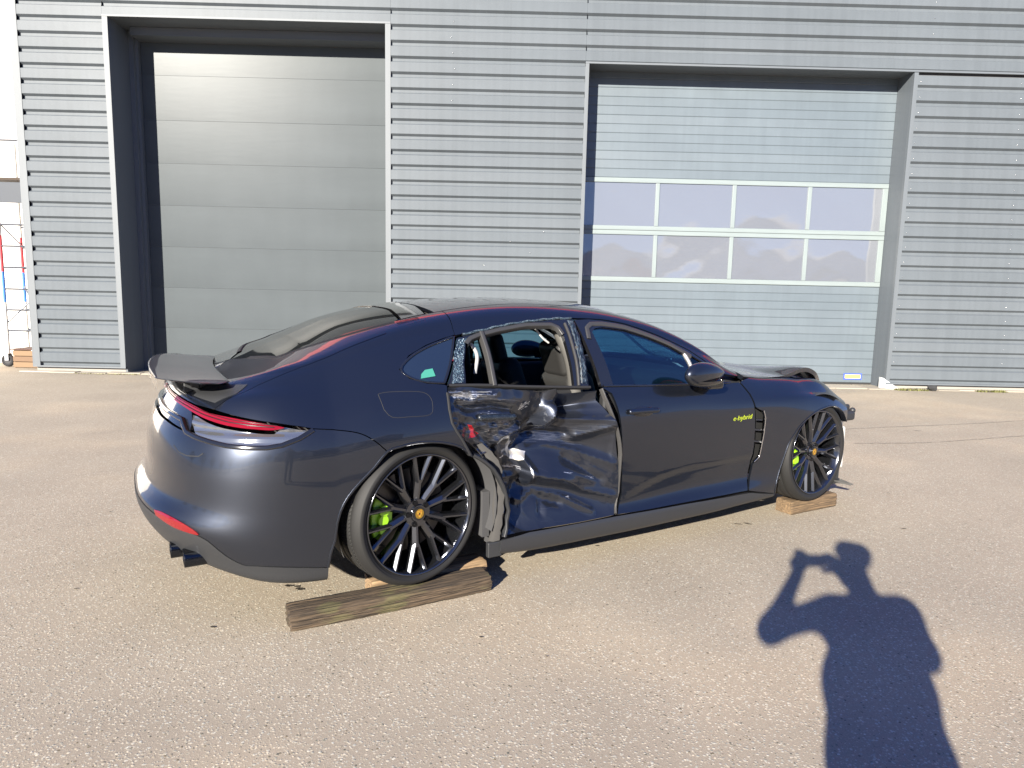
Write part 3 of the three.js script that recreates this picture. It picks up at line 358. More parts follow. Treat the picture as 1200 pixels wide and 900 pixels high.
function panel(poly, o = {}) {
  const { h = 0.04, hv = 0.25, off = 0, disp = null, flange = 0.02, gap = 0.002, uv = null } = o;
  let p = gap ? inset(poly, gap, gap * 10) : poly; if (area(p) < 0) p = p.slice().reverse();
  const g = new Geo(), keys = new Map();
  const vert = (u, v) => {
    const k = Math.round(u * 20000) + '_' + Math.round(v * 4000); let id = keys.get(k); if (id !== undefined) return id;
    const e = disp ? 0.003 : 0.004, ev = disp ? 0.03 : 0.04, P = SD(u, v, off, disp);
    const n = SD(u + e, v, off, disp).sub(SD(u - e, v, off, disp)).cross(SD(u, Math.min(v + ev, 13), off, disp).sub(SD(u, v - ev, off, disp))).normalize();
    const t = uv ? uv(u, v, P) : [u, P.y]; id = g.v(P, n, t[0], t[1]); keys.set(k, id); return id;
  };
  let u0 = 1e9, u1 = -1e9, v0 = 1e9, v1 = -1e9; for (const [u, v] of p) { u0 = Math.min(u0, u); u1 = Math.max(u1, u); v0 = Math.min(v0, v); v1 = Math.max(v1, v); }
  for (let i = Math.floor(u0 / h); i <= Math.floor(u1 / h); i++) {
    const col = clipHalf(clipHalf(p, 0, i * h, true), 0, (i + 1) * h, false); if (col.length < 3) continue;
    for (let j = Math.floor(v0 / hv); j <= Math.floor(v1 / hv); j++) {
      let c = clipHalf(clipHalf(col, 1, j * hv, true), 1, (j + 1) * hv, false);
      c = c.filter((q, k) => { const b = c[(k + 1) % c.length]; return Math.abs(q[0] - b[0]) > 1e-6 || Math.abs(q[1] - b[1]) > 1e-6; });
      if (c.length < 3 || Math.abs(area(c)) < 1e-7) continue;
      const f = THREE.ShapeUtils.triangulateShape(c.map(q => new THREE.Vector2(q[0], q[1] * 0.1)), []);
      for (const [a, b, d] of f) { const t = [c[a], c[b], c[d]], ar = area(t); if (Math.abs(ar) < 1e-9) continue; const id = t.map(q => vert(q[0], q[1])); if (ar > 0) g.tri(...id); else g.tri(id[0], id[2], id[1]); }
    }
  }
  if (flange) {
    const q = []; for (let i = 0; i < p.length; i++) { const a = p[i], b = p[(i + 1) % p.length], n = Math.max(1, Math.ceil(Math.max(Math.abs(a[0] - b[0]) / h, Math.abs(a[1] - b[1]) / hv))); for (let k = 0; k < n; k++) q.push([lerp(a[0], b[0], k / n), lerp(a[1], b[1], k / n)]); }
    const P = q.map(([u, v]) => SD(u, v, off, disp)), Nn = q.map(([u, v]) => SN(u, v)), n = q.length; let first, pr;
    for (let i = 0; i <= n; i++) { const k = i % n, t = P[(k + 1) % n].clone().sub(P[(k + n - 1) % n]).normalize(), out = t.clone().cross(Nn[k]).normalize(); const a = g.v(P[k], out), b = g.v(P[k].clone().addScaledVector(Nn[k], -flange).addScaledVector(out, -flange * 0.15), out); if (pr) g.quad(pr[0], pr[1], b, a); pr = [a, b]; }
  }
  return g;
}
function ribbon(path, w, o = {}) { // raised strip along a line on the surface
  const { off = 0.004, base = -0.004, closed = false, step = 0.025, disp = null, shift = 0 } = o, q = [];
  const L = closed ? [...path, path[0]] : path;
  for (let i = 0; i < L.length - 1; i++) { const a = L[i], b = L[i + 1], n = Math.max(1, Math.ceil(Math.max(Math.abs(a[0] - b[0]) / step, Math.abs(a[1] - b[1]) / (step * 8)))); for (let k = 0; k < n; k++) q.push([lerp(a[0], b[0], k / n), lerp(a[1], b[1], k / n)]); }
  q.push(L[L.length - 1]);
  const g = new Geo(), P = q.map(([u, v]) => SD(u, v, 0, disp)), Nn = q.map(([u, v]) => SN(u, v)), n = q.length; let pr = null;
  const prof = [[-0.5, base], [-0.42, off * 0.75], [-0.2, off], [0.2, off], [0.42, off * 0.75], [0.5, base]];
  for (let i = 0; i < n; i++) {
    const a = P[Math.max(i - 1, 0)], b = P[Math.min(i + 1, n - 1)], t = b.clone().sub(a).normalize(), s = Nn[i].clone().cross(t).normalize();
    const row = prof.map(([x, z]) => P[i].clone().addScaledVector(s, x * w + shift).addScaledVector(Nn[i], z));
    const ids = []; for (let k = 0; k < prof.length; k++) { const c = prof[Math.max(k - 1, 0)], d = prof[Math.min(k + 1, prof.length - 1)], nn = Nn[i].clone().multiplyScalar((d[0] - c[0]) * w).addScaledVector(s, -(d[1] - c[1])).normalize(); ids.push(g.v(row[k], nn, i * step, k / 5)); }
    if (pr) for (let k = 0; k < prof.length - 1; k++) g.quad(pr[k], ids[k], ids[k + 1], pr[k + 1]);
    pr = ids;
  }
  return g;
}
const frameAt = (u, v) => { const n = SN(u, v), x = S(u + 0.01, v).sub(S(u - 0.01, v)).normalize(), y = n.clone().cross(x).normalize(); return new THREE.Matrix4().makeBasis(x, y, n).setPosition(S(u, v)); };

const flake = dataTex(256, (i, j) => { const n = 128 + 60 * (hash2(i, j) - 0.5); return [n, n, n]; }, false); flake.repeat.set(9, 9);
const grime = dataTex(512, (i, j) => { const k = fbm(i / 40, j / 40, 5), sc = fbm(i / 150 + 9, j / 5, 3); const r = 48 + 70 * smooth(0.5, 0.75, k) + 34 * smooth(0.58, 0.7, sc); return [r, r, r]; }, false); grime.repeat.set(0.55, 0.55);
const PC = [0.028, 0.033, 0.046];
const paint = MP(...PC, { metalness: 0.82, roughness: 0.29, clearcoat: 1, clearcoatRoughness: 0.01 });
// the same paint dulled by road film, on the spoiler wing
const dusty = MP(...PC, { metalness: 0.5, roughness: 0.42, specularIntensity: 0.6, clearcoat: 0.6, clearcoatRoughness: 0.03 });
const blackGloss = MP(0.008, 0.008, 0.009, { roughness: 0.12, clearcoat: 1, clearcoatRoughness: 0.04 });
const satin = M(0.022, 0.023, 0.025, 0.5), rubber = M(0.012, 0.012, 0.013, 0.75), trimGrey = M(0.045, 0.044, 0.043, 0.4, 0.2), darkIn = M(0.045, 0.045, 0.047, 0.85);
const chrome = M(0.7, 0.7, 0.7, 0.15, 1), alloy = MP(0.10, 0.105, 0.12, { metalness: 0.95, roughness: 0.14, clearcoat: 0.6, clearcoatRoughness: 0.1 });
const tint = MP(0.20, 0.40, 0.50, { roughness: 0.0, transmission: 1, thickness: 0, ior: 2.0 }), tintDark = MP(0.10, 0.16, 0.18, { roughness: 0.02, transmission: 1, thickness: 0, ior: 1.6 });

const car = tag(grp('wrecked_car'), 'dark grey four-door sports saloon with a crushed rear door and missing front bumper', 'car');
car.position.set(-0.8348, 0.0852, 7.8547);
car.quaternion.setFromRotationMatrix(new THREE.Matrix4().makeBasis(V3(0.87079, 0.00451, -0.49163).normalize(), V3(-0.00393, 0.99999, 0.00222).normalize(), V3(0.49164, 0, 0.8708).normalize()));
const both = (name, g, mat, parent = car) => { mesh(name, g.build(), mat, parent); return mesh(name, g.build(true), mat, parent); };
const whole = (name, g, mat, parent = car) => mesh(name, merge([g.build(), g.build(true)]), mat, parent);

// --- tail
const tailBottom = [[-1.2, 2.93], [-1.45, 2.98], [-1.7, 3.02], [-1.92, 3.05]], barTop = [[-1.311, 7.56], [-1.487, 7.73], [-1.657, 7.86], [-1.92, 7.98]];
const bumperPoly = [...PL.bumper, ...tailBottom, [-1.92, 6.55], [-1.6, 6.52], ...PL.bumperTop];
const bumper = whole('rear_bumper', panel(bumperPoly, { h: 0.03, hv: 0.2 }), MP(...PC, { metalness: 0.82, roughness: 0.36, clearcoat: 1, clearcoatRoughness: 0.25, clearcoatRoughnessMap: grime }));
const lowTrim = [...PL.bumper.slice(PL.nArch - 1), ...tailBottom, [-1.92, 0.7], [-1.5, 0.6], [-1.1, 0.55], [-0.75, 0.5], [-0.445, 0.5]];
const diff = whole('rear_diffuser', panel(lowTrim, { h: 0.04, hv: 0.25, off: 0.002 }), satin);
mesh('reflector', panel(PL.reflector, { h: 0.03, hv: 0.1, off: 0.006, flange: 0.012 }).build(), MP(0.15, 0.003, 0.005, { roughness: 0.15, clearcoat: 1 }), car);
mesh('reflector', panel(PL.reflector, { h: 0.03, hv: 0.1, off: 0.006, flange: 0.012 }).build(true), MP(0.15, 0.003, 0.005, { roughness: 0.15, clearcoat: 1 }), car);
both('tow_cover', ribbon([[-1.40, 5.75], [-1.34, 5.56], [-1.26, 5.50], [-1.16, 5.56], [-1.13, 5.7]], 0.005, { off: 0.0012, base: 0 }), rubber, bumper);
// light bar and lamp lenses
const redLens = MP(0.22, 0.004, 0.009, { roughness: 0.06, clearcoat: 1, transmission: 0.25, thickness: 0 });
const redPoly = [...PL.redLamp, [-1.92, 7.62], [-1.92, 7.95]];
const lampR = grp('tail_lamp', car); mesh('red_lens', panel(redPoly, { h: 0.03, hv: 0.1, off: 0.004, gap: 0.002 }).build(), redLens, lampR);
const lampL = grp('tail_lamp', car); mesh('red_lens', panel(redPoly, { h: 0.03, hv: 0.1, off: 0.004, gap: 0.002 }).build(true), redLens, lampL);
const clear = MP(0.26, 0.27, 0.29, { roughness: 0.12, metalness: 0.8, clearcoat: 1, clearcoatRoughness: 0.02 });
for (const [L, m] of [[lampR, false], [lampL, true]]) {
  mesh('clear_lens', panel(PL.clearLamp, { h: 0.02, hv: 0.08, off: -0.006, gap: 0.003, disp: (u, v) => 0.010 * smooth(6.05, 6.5, v) - 0.004 * Math.sin(v * 14) }).build(m), clear, L);
  mesh('light_strip', ribbon([[-0.68, 6.87], [-0.82, 6.97], [-1.0, 7.10], [-1.18, 7.28], [-1.40, 7.54], [-1.65, 7.73], [-1.92, 7.86]], 0.004, { off: 0.007, base: 0.002 }).build(m), M(0.02, 0.004, 0.005, 0.3), L);
  mesh('light_strip', ribbon([[-0.70, 6.80], [-0.82, 6.86], [-1.0, 6.98], [-1.18, 7.16], [-1.40, 7.42], [-1.65, 7.62], [-1.92, 7.76]], 0.006, { off: 0.007, base: 0.002 }).build(m), M(0.02, 0.004, 0.005, 0.3), L);
  mesh('lower_moulding', ribbon([[-0.49, 6.70], [-0.56, 6.36], [-0.65, 6.10], [-0.73, 6.01], [-0.85, 6.0], [-0.98, 6.06], [-1.09, 6.15], [-1.22, 6.26], [-1.32, 6.38], [-1.37, 6.58], [-1.42, 6.80], [-1.55, 6.86], [-1.92, 6.9]], 0.024, { off: 0.004, base: -0.012 }).build(m), blackGloss, L);
}
whole('tailgate_recess', panel([[-1.31, 6.42], [-1.39, 6.45], [-1.6, 6.55], [-1.92, 6.58], [-1.92, 7.6], [-1.577, 7.49], [-1.375, 7.3], [-1.33, 6.9]], { h: 0.04, hv: 0.15, off: -0.012 }), blackGloss);
const exh = [[-0.93, 0.248, 0.70], [-0.975, 0.252, 0.57]];
for (const s of [1, -1]) for (const [x, y, z] of exh) {
  const e = grp('exhaust_tip', car), sh = new THREE.Shape(), w = 0.05, h2 = 0.03, r = 0.026; sh.moveTo(-w + r, -h2); sh.lineTo(w - r, -h2); sh.quadraticCurveTo(w, -h2, w, 0); sh.quadraticCurveTo(w, h2, w - r, h2); sh.lineTo(-w + r, h2); sh.quadraticCurveTo(-w, h2, -w, 0); sh.quadraticCurveTo(-w, -h2, -w + r, -h2);
  const ho = new THREE.Path(sh.getPoints(10).map(p => p.clone().multiplyScalar(0.88)).reverse()); sh.holes.push(ho);
  const gm = new THREE.ExtrudeGeometry(sh, { depth: 0.16, bevelEnabled: true, bevelSize: 0.003, bevelThickness: 0.004, bevelSegments: 2, curveSegments: 8 }).rotateY(Math.PI / 2).translate(x - 0.08, y, z * s);
  mesh('pipe', gm, M(0.05, 0.055, 0.065, 0.2, 1), e); mesh('core', box(x + 0.03, x + 0.04, y - 0.03, y + 0.03, z * s - 0.045, z * s + 0.045), darkIn, e);
}
// --- tailgate with rear window
const gE = PL.glassEdge, tg = PL.tgSeam;
const tgPoly = [...tg, ...barTop, [-1.92, 12.95], [-1.35, 12.98], [-0.98, 12.4], ...gE, [-0.02, 11.24]];
const tailgate = whole('tailgate', panel(tgPoly, { h: 0.03, hv: 0.2, gap: 0.002 }), paint);
const glPoly = [...gE, [0.03, 11.3], [0.06, 12.0], [0.07, 13], [-1.35, 13], [-0.98, 12.42]];
mesh('rear_window', merge([false, true].map(m => panel(glPoly, { h: 0.04, hv: 0.2, off: -0.004, gap: 0.004 }).build(m))), MP(0.010, 0.011, 0.011, { roughness: 0.04, ior: 1.36, specularIntensity: 0.7 }), tailgate);
both('window_seal', ribbon([[-0.98, 12.4], ...gE], 0.032, { off: 0.001, base: -0.010 }), M(0.004, 0.004, 0.004, 0.7), tailgate);
const topStrip = [[0.04, 11.26], [0.17, 11.26], [0.21, 12], [0.22, 13], [0.08, 13], [0.07, 12]];
whole('tailgate_top_panel', panel(topStrip, { h: 0.03, hv: 0.2 }), blackGloss, tailgate);
both('tailgate_frame_end', panel([[-0.07, 10.78], [-0.05, 11.2], [-0.01, 11.22], [0.165, 11.24], [0.14, 10.9], [0.0, 10.8]], { h: 0.03, hv: 0.2 }), paint, tailgate);
// spoiler wing, raised and knocked askew
{
  const wing = grp('spoiler', car), g = new Geo(), nz = 36, nc = 22; const rows = [];
  for (let i = 0; i <= nz; i++) {
    const z = lerp(-0.66, 0.66, i / nz), a = Math.abs(z) / 0.66, xl = -0.735 - 0.055 * (1 - a * a), xt = -1.025 - 0.06 * (1 - a * a), y = 1.018 - 0.022 * Math.pow(a, 3), tip = a > 0.93 ? Math.sqrt(Math.max(0, 1 - ((a - 0.93) / 0.07) ** 2)) : 1, row = [];
    for (let k = 0; k < nc; k++) { const f = k / nc * 2 * Math.PI, c = 0.5 + 0.5 * Math.cos(f), th = 0.013 * Math.sin(f) * (0.35 + 0.65 * Math.sqrt(c)) * (0.35 + 0.65 * tip); const x = lerp(xt, xl, 0.5 + (c - 0.5) * (0.7 + 0.3 * tip)); row.push(V3(x, y + th * 0.8 - 0.020 * Math.pow(c, 2) * 0 + 0.026 * (1 - c) * (1 - c), z)); }
    rows.push(row);
  }
  for (let i = 0; i <= nz; i++) for (let k = 0; k < nc; k++) g.v(rows[i][k], V3(0, 1, 0));
  for (let i = 0; i < nz; i++) for (let k = 0; k < nc; k++) { const a = i * nc + k, b = i * nc + (k + 1) % nc; g.quad(a, b, b + nc, a + nc); }
  for (const i of [0, nz]) { const c = g.v(rows[i].reduce((s, p) => s.add(p), V3(0, 0, 0)).multiplyScalar(1 / nc), V3(0, 0, i ? 1 : -1)); for (let k = 0; k < nc; k++) g.tri(c, i * nc + k, i * nc + (k + 1) % nc); }
  const geo = g.build(); geo.computeVertexNormals();
  mesh('wing', geo, dusty, wing);
  mesh('trailing_blade', (() => { const s = []; for (let i = 0; i < 30; i++) { const f = (z) => { const a = Math.abs(z) / 0.64; return V3(-1.022 - 0.06 * (1 - a * a), 1.030 - 0.022 * a ** 3, z); }; const z0 = lerp(-0.62, 0.62, i / 30), z1 = lerp(-0.62, 0.62, (i + 1) / 30), a = f(z0), b = f(z1); const q = new Geo(); q.flat(a.clone().add(V3(-0.004, -0.036, 0)), b.clone().add(V3(-0.004, -0.036, 0)), b, a); s.push(q.build()); } return merge(s); })(), paint, wing);
  for (const z of [-0.42, 0.42]) mesh('strut', merge([rbox(-0.93, -0.80, 0.93, 1.008, z - 0.02, z + 0.02, 0.008), rbox(-0.90, -0.86, 0.96, 1.0, z + 0.02, z + 0.06, 0.008)]), satin, wing);
  wing.position.set(-0.003, 0, 0); wing.rotation.y = -0.075; 
  wing.position.x += -0.9 - (-0.9 * Math.cos(-0.075)); wing.position.z += (-0.9) * Math.sin(-0.075) * 1;
}
both('spoiler_well', panel([[-0.99, 8.45], [-1.14, 7.75], [-1.4, 8.05], [-1.6, 8.2], [-1.92, 8.3], [-1.92, 9.6], [-1.5, 9.6], [-1.1, 9.6], [-0.93, 9.4]], { h: 0.04, hv: 0.2, off: 0.002, flange: 0.004 }), satin);

// --- right rear quarter, roof
const quarterPoly = PL.quarter;
both('quarter_panel', panel(quarterPoly, { h: 0.03, hv: 0.2 }), paint);
both('fuel_flap', panel(PL.flap, { h: 0.03, hv: 0.2, off: 0.0012, gap: 0, flange: 0.003 }), paint);
both('flap_seam', ribbon(PL.flap, 0.003, { off: 0.0018, base: 0, closed: true }), rubber);
both('quarter_window', panel(PL.quarterGlass, { h: 0.03, hv: 0.15, off: -0.006 }), MP(0.010, 0.016, 0.03, { roughness: 0.03, clearcoat: 1, clearcoatRoughness: 0.01 }));
both('window_trim', ribbon(PL.quarterGlass, 0.012, { off: 0.002, base: -0.006, closed: true }), blackGloss);
const rl = PL.railLow;
const railPoly = [...rl, [2.20, 8.7], [2.23, 9.6], [2.21, 10.6], [2.16, 11.25], [1.9, 11.25], [1.6, 11.25], [1.3, 11.25], [1.0, 11.25], [0.7, 11.25], [0.272, 11.25]];
both('roof_rail', panel(railPoly, { h: 0.04, hv: 0.15, gap: 0.0015 }), paint);
const roofPoly = [[0.225, 11.25], [1.33, 11.25], [1.39, 12], [1.42, 13], [0.23, 13], [0.22, 12]];
mesh('roof', merge([false, true].map(m => panel(roofPoly, { h: 0.06, hv: 0.2, gap: 0.002 }).build(m))), paint, car);
both('quarter_roof_fillet', panel([[0.145, 11.25], [0.272, 11.25], [0.272, 11.1], [0.14, 10.95], [0.125, 11.1]], { h: 0.04, hv: 0.2, gap: 0, flange: 0 , off: -0.003}), paint);
const wsPoly = [[1.34, 11.27], [1.6, 11.27], [1.9, 11.27], [2.15, 11.27], [2.24, 11.6], [2.36, 12.3], [2.40, 13], [1.43, 13], [1.40, 12]];
mesh('windscreen', merge([false, true].map(m => panel(wsPoly, { h: 0.05, hv: 0.2, off: -0.004, gap: 0.004 }).build(m))), tint, car);
const hoodBuckle = (u, v) => -(0.062 * Math.exp(-(((u - 2.92) / 0.22) ** 2)) * smooth(12.2, 8.6, v) + 0.012 * Math.sin((u - 2.4) * 9 + v * 0.9) * smooth(2.45, 2.7, u) + 0.01 * smooth(2.5, 3.2, u));
const hoodPoly = [[2.26, 8.62], [2.5, 8.66], [2.8, 8.68], [3.1, 8.7], [3.28, 9.2], [3.36, 10.5], [3.42, 13], [2.43, 13], [2.39, 12.3], [2.27, 11.5], [2.24, 10.4]];
mesh('bonnet', merge([false, true].map(m => panel(hoodPoly, { h: 0.03, hv: 0.15, disp: hoodBuckle, flange: 0.03 }).build(m))), paint, car);

// --- doors
const inv = PL.doorH, doorXY = (p) => { const d = inv[6] * p.x + inv[7] * p.y + 1; return [(inv[0] * p.x + inv[1] * p.y + inv[2]) / d, (inv[3] * p.x + inv[4] * p.y + inv[5]) / d]; };
const DX = [30, 150, 300, 420, 500, 580, 660, 780, 900], DY = [50, 110, 170, 230, 320, 390, 470, 550, 640, 730, 830];
const DD = [[0, .3, .5, .5, .3, .2, .6, .3, 0], [.5, 1.2, 1.5, 1.8, 3.2, 2.2, 9.4, 5.6, .5], [.8, 2.2, 2.5, 3.2, 5, 2.6, 8.6, 4.6, .3], [1, 2.5, 3, 4.4, 7.2, 4.5, 6.6, 3.2, 0], [1.2, 3, 4.5, 6, 8.6, 8.4, 7.4, 5.2, 1.2], [1, 3.2, 5.5, 8, 9.4, 9, 8.4, 6.4, 2], [0, 2, 5.5, 7.6, 6.6, 5.5, 5.4, 4.6, 1.6], [0, 1.5, 5, 7, 4.4, 2.4, 2.2, 2.4, 1], [0, 1, 3.5, 6.2, 6.6, 5.6, 4.6, 3.2, .8], [0, .5, 2, 3.6, 2.6, 1.8, 1.6, 1.2, .3], [0, 0, .8, 1.2, 1, .8, .6, .3, 0]];
const CREASE = [ // sharp folds: points (door sheet coordinates), depth (cm, + = in), half width
  [[[600, 70], [632, 110], [600, 190], [560, 275]], -2.4, 46], [[[560, 80], [540, 180], [490, 300]], 1.8, 60], [[[735, 335], [820, 290], [905, 240]], -1.5, 55], [[[610, 225], [760, 232], [880, 228]], -0.9, 34],
  [[[430, 440], [480, 350], [560, 320], [700, 330]], 1.4, 40], [[[500, 420], [600, 395], [740, 420], [900, 470]], -0.9, 45], [[[490, 590], [500, 520], [470, 470]], -1.6, 36], [[[520, 545], [650, 560], [760, 620], [920, 640]], -1.0, 40],
  [[[690, 470], [780, 520], [840, 560]], 1.1, 40], [[[390, 780], [420, 660], [460, 580]], 1.3, 40], [[[430, 690], [520, 640], [640, 655], [790, 715]], -1.0, 32], [[[90, 150], [180, 165], [280, 150], [380, 170], [440, 240]], 1.3, 34],
  [[[210, 430], [290, 390], [340, 330], [430, 290]], -1.4, 36], [[[300, 400], [330, 520], [340, 700]], 1.4, 40], [[[120, 250], [220, 330], [300, 400]], 0.8, 40], [[[540, 740], [560, 690], [640, 700]], 0.9, 30], [[[240, 470], [290, 560], [330, 640]], -1.1, 30]];
const seg = (x, y, a, b) => { const dx = b[0] - a[0], dy = b[1] - a[1], t = clamp(((x - a[0]) * dx + (y - a[1]) * dy) / (dx * dx + dy * dy), 0, 1); return Math.hypot(x - a[0] - dx * t, y - a[1] - dy * t); };
function dent(u, v, p) {
  const [x, y] = doorXY(p); let w = smooth(-10, 40, x) * smooth(950, 880, x) * smooth(30, 80, y) * smooth(880, 800, y);
  let d = hermite(DY, DD.map(r => hermite(DX, r, clamp(x, 30, 900))), clamp(y, 50, 830));
  for (const [l, a, h] of CREASE) { let m = 1e9; for (let k = 0; k < l.length - 1; k++) m = Math.min(m, seg(x, y, l[k], l[k + 1])); if (m < h) { const t = 1 - m / h; d += 1.25 * a * Math.pow(t, 1.35); } }
  const c = Math.abs(noise2(x / 70 + 3, y / 60) - 0.5) * 2, c2 = Math.abs(noise2(x / 31 + 9, y / 27 + 4) - 0.5) * 2;
  d += smooth(560, 260, x) * (1.0 * (c - 0.4) + 0.25 * (c2 - 0.4)) + 0.2 * (c - 0.5);
  return d * 0.0175 * w;
}
const scuff = canvasTex(1024, 1024, (c, w, h) => {
  const lin = (v) => Math.round(255 * (v <= 0.0031308 ? 12.92 * v : 1.055 * Math.pow(v, 1 / 2.4) - 0.055)), X = (x) => x / 990 * w, Y = (y) => y / 900 * h;
  c.fillStyle = `rgb(${PC.map(lin).join(',')})`; c.fillRect(0, 0, w, h);
  const spl = (x, y, r, col, n, e = 0.6) => { c.fillStyle = col; for (let k = 0; k < n; k++) { c.beginPath(); const a = rnd() * 6.28, q = r * Math.sqrt(rnd()); const px = X(x + q * Math.cos(a)), py = Y(y + q * e * Math.sin(a)), s = rr(1, 5); c.moveTo(px - s * 2, py); c.lineTo(px, py - s * 0.6); c.lineTo(px + s * 2.5, py + rr(-1, 1)); c.lineTo(px + rr(-1, 1), py + s * 0.7); c.closePath(); c.fill(); } };
  const scr = (x0, y0, x1, y1, col, n, sp, lw) => { c.strokeStyle = col; for (let k = 0; k < n; k++) { c.lineWidth = rr(0.4, lw); c.beginPath(); const j = rr(-sp, sp), a = rnd() * 0.7, b = a + rr(0.1, 0.35); c.moveTo(X(lerp(x0, x1, a)), Y(lerp(y0, y1, a) + j)); c.lineTo(X(lerp(x0, x1, b)), Y(lerp(y0, y1, b) + j + rr(-4, 4))); c.stroke(); } };
  scr(30, 98, 300, 92, 'rgba(215,215,215,0.8)', 40, 12, 2.5); spl(130, 112, 70, 'rgba(220,220,220,0.8)', 46, 0.18); spl(200, 95, 90, 'rgba(200,205,215,0.7)', 26, 0.15);
  scr(420, 170, 490, 115, 'rgba(225,225,225,0.85)', 22, 8, 4); spl(460, 150, 34, 'rgba(225,225,225,0.85)', 18, 0.8);
  scr(190, 215, 390, 225, 'rgba(190,190,195,0.6)', 40, 26, 2); spl(250, 205, 60, 'rgba(205,205,205,0.7)', 26, 0.4); spl(350, 240, 45, 'rgba(180,180,185,0.6)', 16, 0.4);
  // paint rubbed off from the other vehicle: a red smear
  c.fillStyle = 'rgba(200,24,40,0.95)'; c.beginPath(); c.moveTo(X(140), Y(258)); c.lineTo(X(160), Y(262)); c.lineTo(X(182), Y(292)); c.lineTo(X(215), Y(318)); c.lineTo(X(190), Y(330)); c.lineTo(X(150), Y(342)); c.lineTo(X(162), Y(300)); c.closePath(); c.fill();
  scr(60, 300, 330, 420, 'rgba(120,118,116,0.5)', 70, 60, 2); scr(180, 430, 330, 380, 'rgba(190,185,190,0.6)', 24, 20, 2.5);
  scr(60, 130, 420, 150, 'rgba(150,150,150,0.5)', 50, 30, 2); scr(120, 260, 480, 330, 'rgba(165,163,160,0.45)', 46, 50, 2.2); scr(300, 560, 420, 760, 'rgba(140,136,130,0.4)', 30, 60, 2); scr(500, 300, 880, 270, 'rgba(170,168,165,0.35)', 30, 25, 1.6); spl(330, 300, 90, 'rgba(175,172,168,0.55)', 40, 0.5); spl(250, 500, 60, 'rgba(150,145,140,0.5)', 26, 0.9);
  // torn sheet showing white primer
  c.fillStyle = 'rgb(232,226,214)'; c.beginPath(); c.moveTo(X(412), Y(478)); c.lineTo(X(425), Y(440)); c.lineTo(X(448), Y(428)); c.lineTo(X(494), Y(436)); c.lineTo(X(478), Y(462)); c.lineTo(X(452), Y(487)); c.closePath(); c.fill();
  c.beginPath(); c.moveTo(X(426), Y(410)); c.lineTo(X(436), Y(376)); c.lineTo(X(484), Y(340)); c.lineTo(X(452), Y(396)); c.closePath(); c.fill();
  scr(350, 470, 375, 455, 'rgba(235,232,225,0.95)', 8, 4, 5); scr(370, 515, 480, 524, 'rgba(225,225,230,0.9)', 14, 6, 3.5); scr(488, 500, 500, 560, 'rgba(225,225,230,0.8)', 10, 10, 3);
  scr(330, 660, 350, 760, 'rgba(225,220,210,0.9)', 16, 8, 4); scr(520, 350, 800, 375, 'rgba(150,150,155,0.45)', 60, 26, 1.6); scr(480, 370, 700, 350, 'rgba(170,170,175,0.4)', 40, 20, 1.5);
  scr(650, 525, 720, 535, 'rgba(230,230,235,0.8)', 8, 4, 3); scr(750, 552, 830, 556, 'rgba(220,220,225,0.7)', 8, 5, 3); spl(690, 665, 8, 'rgba(230,230,230,0.9)', 4);
  for (let k = 0; k < 160; k++) { c.strokeStyle = `rgba(${rnd() < 0.5 ? '150,150,155' : '110,108,105'},${rr(0.1, 0.4)})`; c.lineWidth = rr(0.4, 1.4); const x = rr(30, 600), y = rr(60, 830), a = rr(-0.5, 0.5), l = rr(10, 80); c.beginPath(); c.moveTo(X(x), Y(y)); c.lineTo(X(x + l * Math.cos(a)), Y(y + l * Math.sin(a))); c.stroke(); }
});
const doorPaint = MP(1, 1, 1, { map: scuff, metalness: 0.75, roughness: 0.36, clearcoat: 1, clearcoatRoughness: 0.012 });
const rearDoor = grp('rear_door', car); rearDoor.userData.label = 'crushed rear door with torn paint and no window glass';
mesh('door_skin', panel(PL.rear_door, { h: 0.008, hv: 0.07, disp: dent, flange: 0.03, gap: 0.004, uv: (u, v, p) => { const [x, y] = doorXY(S(u, v)); return [x / 990, 1 - y / 900]; } }).build(), doorPaint, rearDoor);
const leftRearDoor = grp('rear_door', car), plainRD = panel(PL.rear_door, { h: 0.05, hv: 0.3 }); mesh('door_skin', plainRD.build(true), paint, leftRearDoor);
const rdFrame = panel([...PL.rdFrameOuter, ...PL.rdOpening.slice().reverse()], { h: 0.03, hv: 0.12, gap: 0.001, flange: 0.03 });
const frost = canvasTex(256, 256, (c, w, h) => { c.fillStyle = 'rgb(28,36,44)'; c.fillRect(0, 0, w, h); for (let k = 0; k < 2600; k++) { const q = rnd(); c.fillStyle = q < 0.5 ? 'rgba(150,185,200,0.7)' : q < 0.8 ? 'rgba(210,225,230,0.8)' : 'rgba(10,14,18,0.9)'; c.fillRect(rnd() * w, rnd() * h, rr(1, 4), rr(1, 4)); } });
mesh('window_frame', rdFrame.build(), blackGloss, rearDoor); mesh('window_frame', rdFrame.build(true), blackGloss, leftRearDoor);
const op = PL.rdOpening;
mesh('glass_remnant', panel([[0.165, 8.05], [0.235, 8.1], [0.255, 8.9], [0.295, 9.52], [0.335, 9.72], [0.272, 9.72], [0.225, 9.3]], { h: 0.02, hv: 0.1, off: 0.004, gap: 0, flange: 0.004, uv: (u, v) => [u * 5, v * 0.5] }).build(), MP(1, 1, 1, { map: frost, roughness: 0.35, clearcoat: 0.6 }), rearDoor);
mesh('window_seal', ribbon(op.slice(2, 10), 0.030, { off: 0.007, base: -0.02 }).build(), trimGrey, rearDoor);
mesh('torn_seal', ribbon([[0.30, 9.86], [0.45, 9.97], [0.56, 10.08], [0.72, 10.19], [0.9, 10.31], [1.01, 10.35]], 0.014, { off: 0.006, base: -0.01, disp: (u) => 0.004 * Math.sin(u * 60) }).build(), MP(1, 1, 1, { map: frost, roughness: 0.4 }), rearDoor);
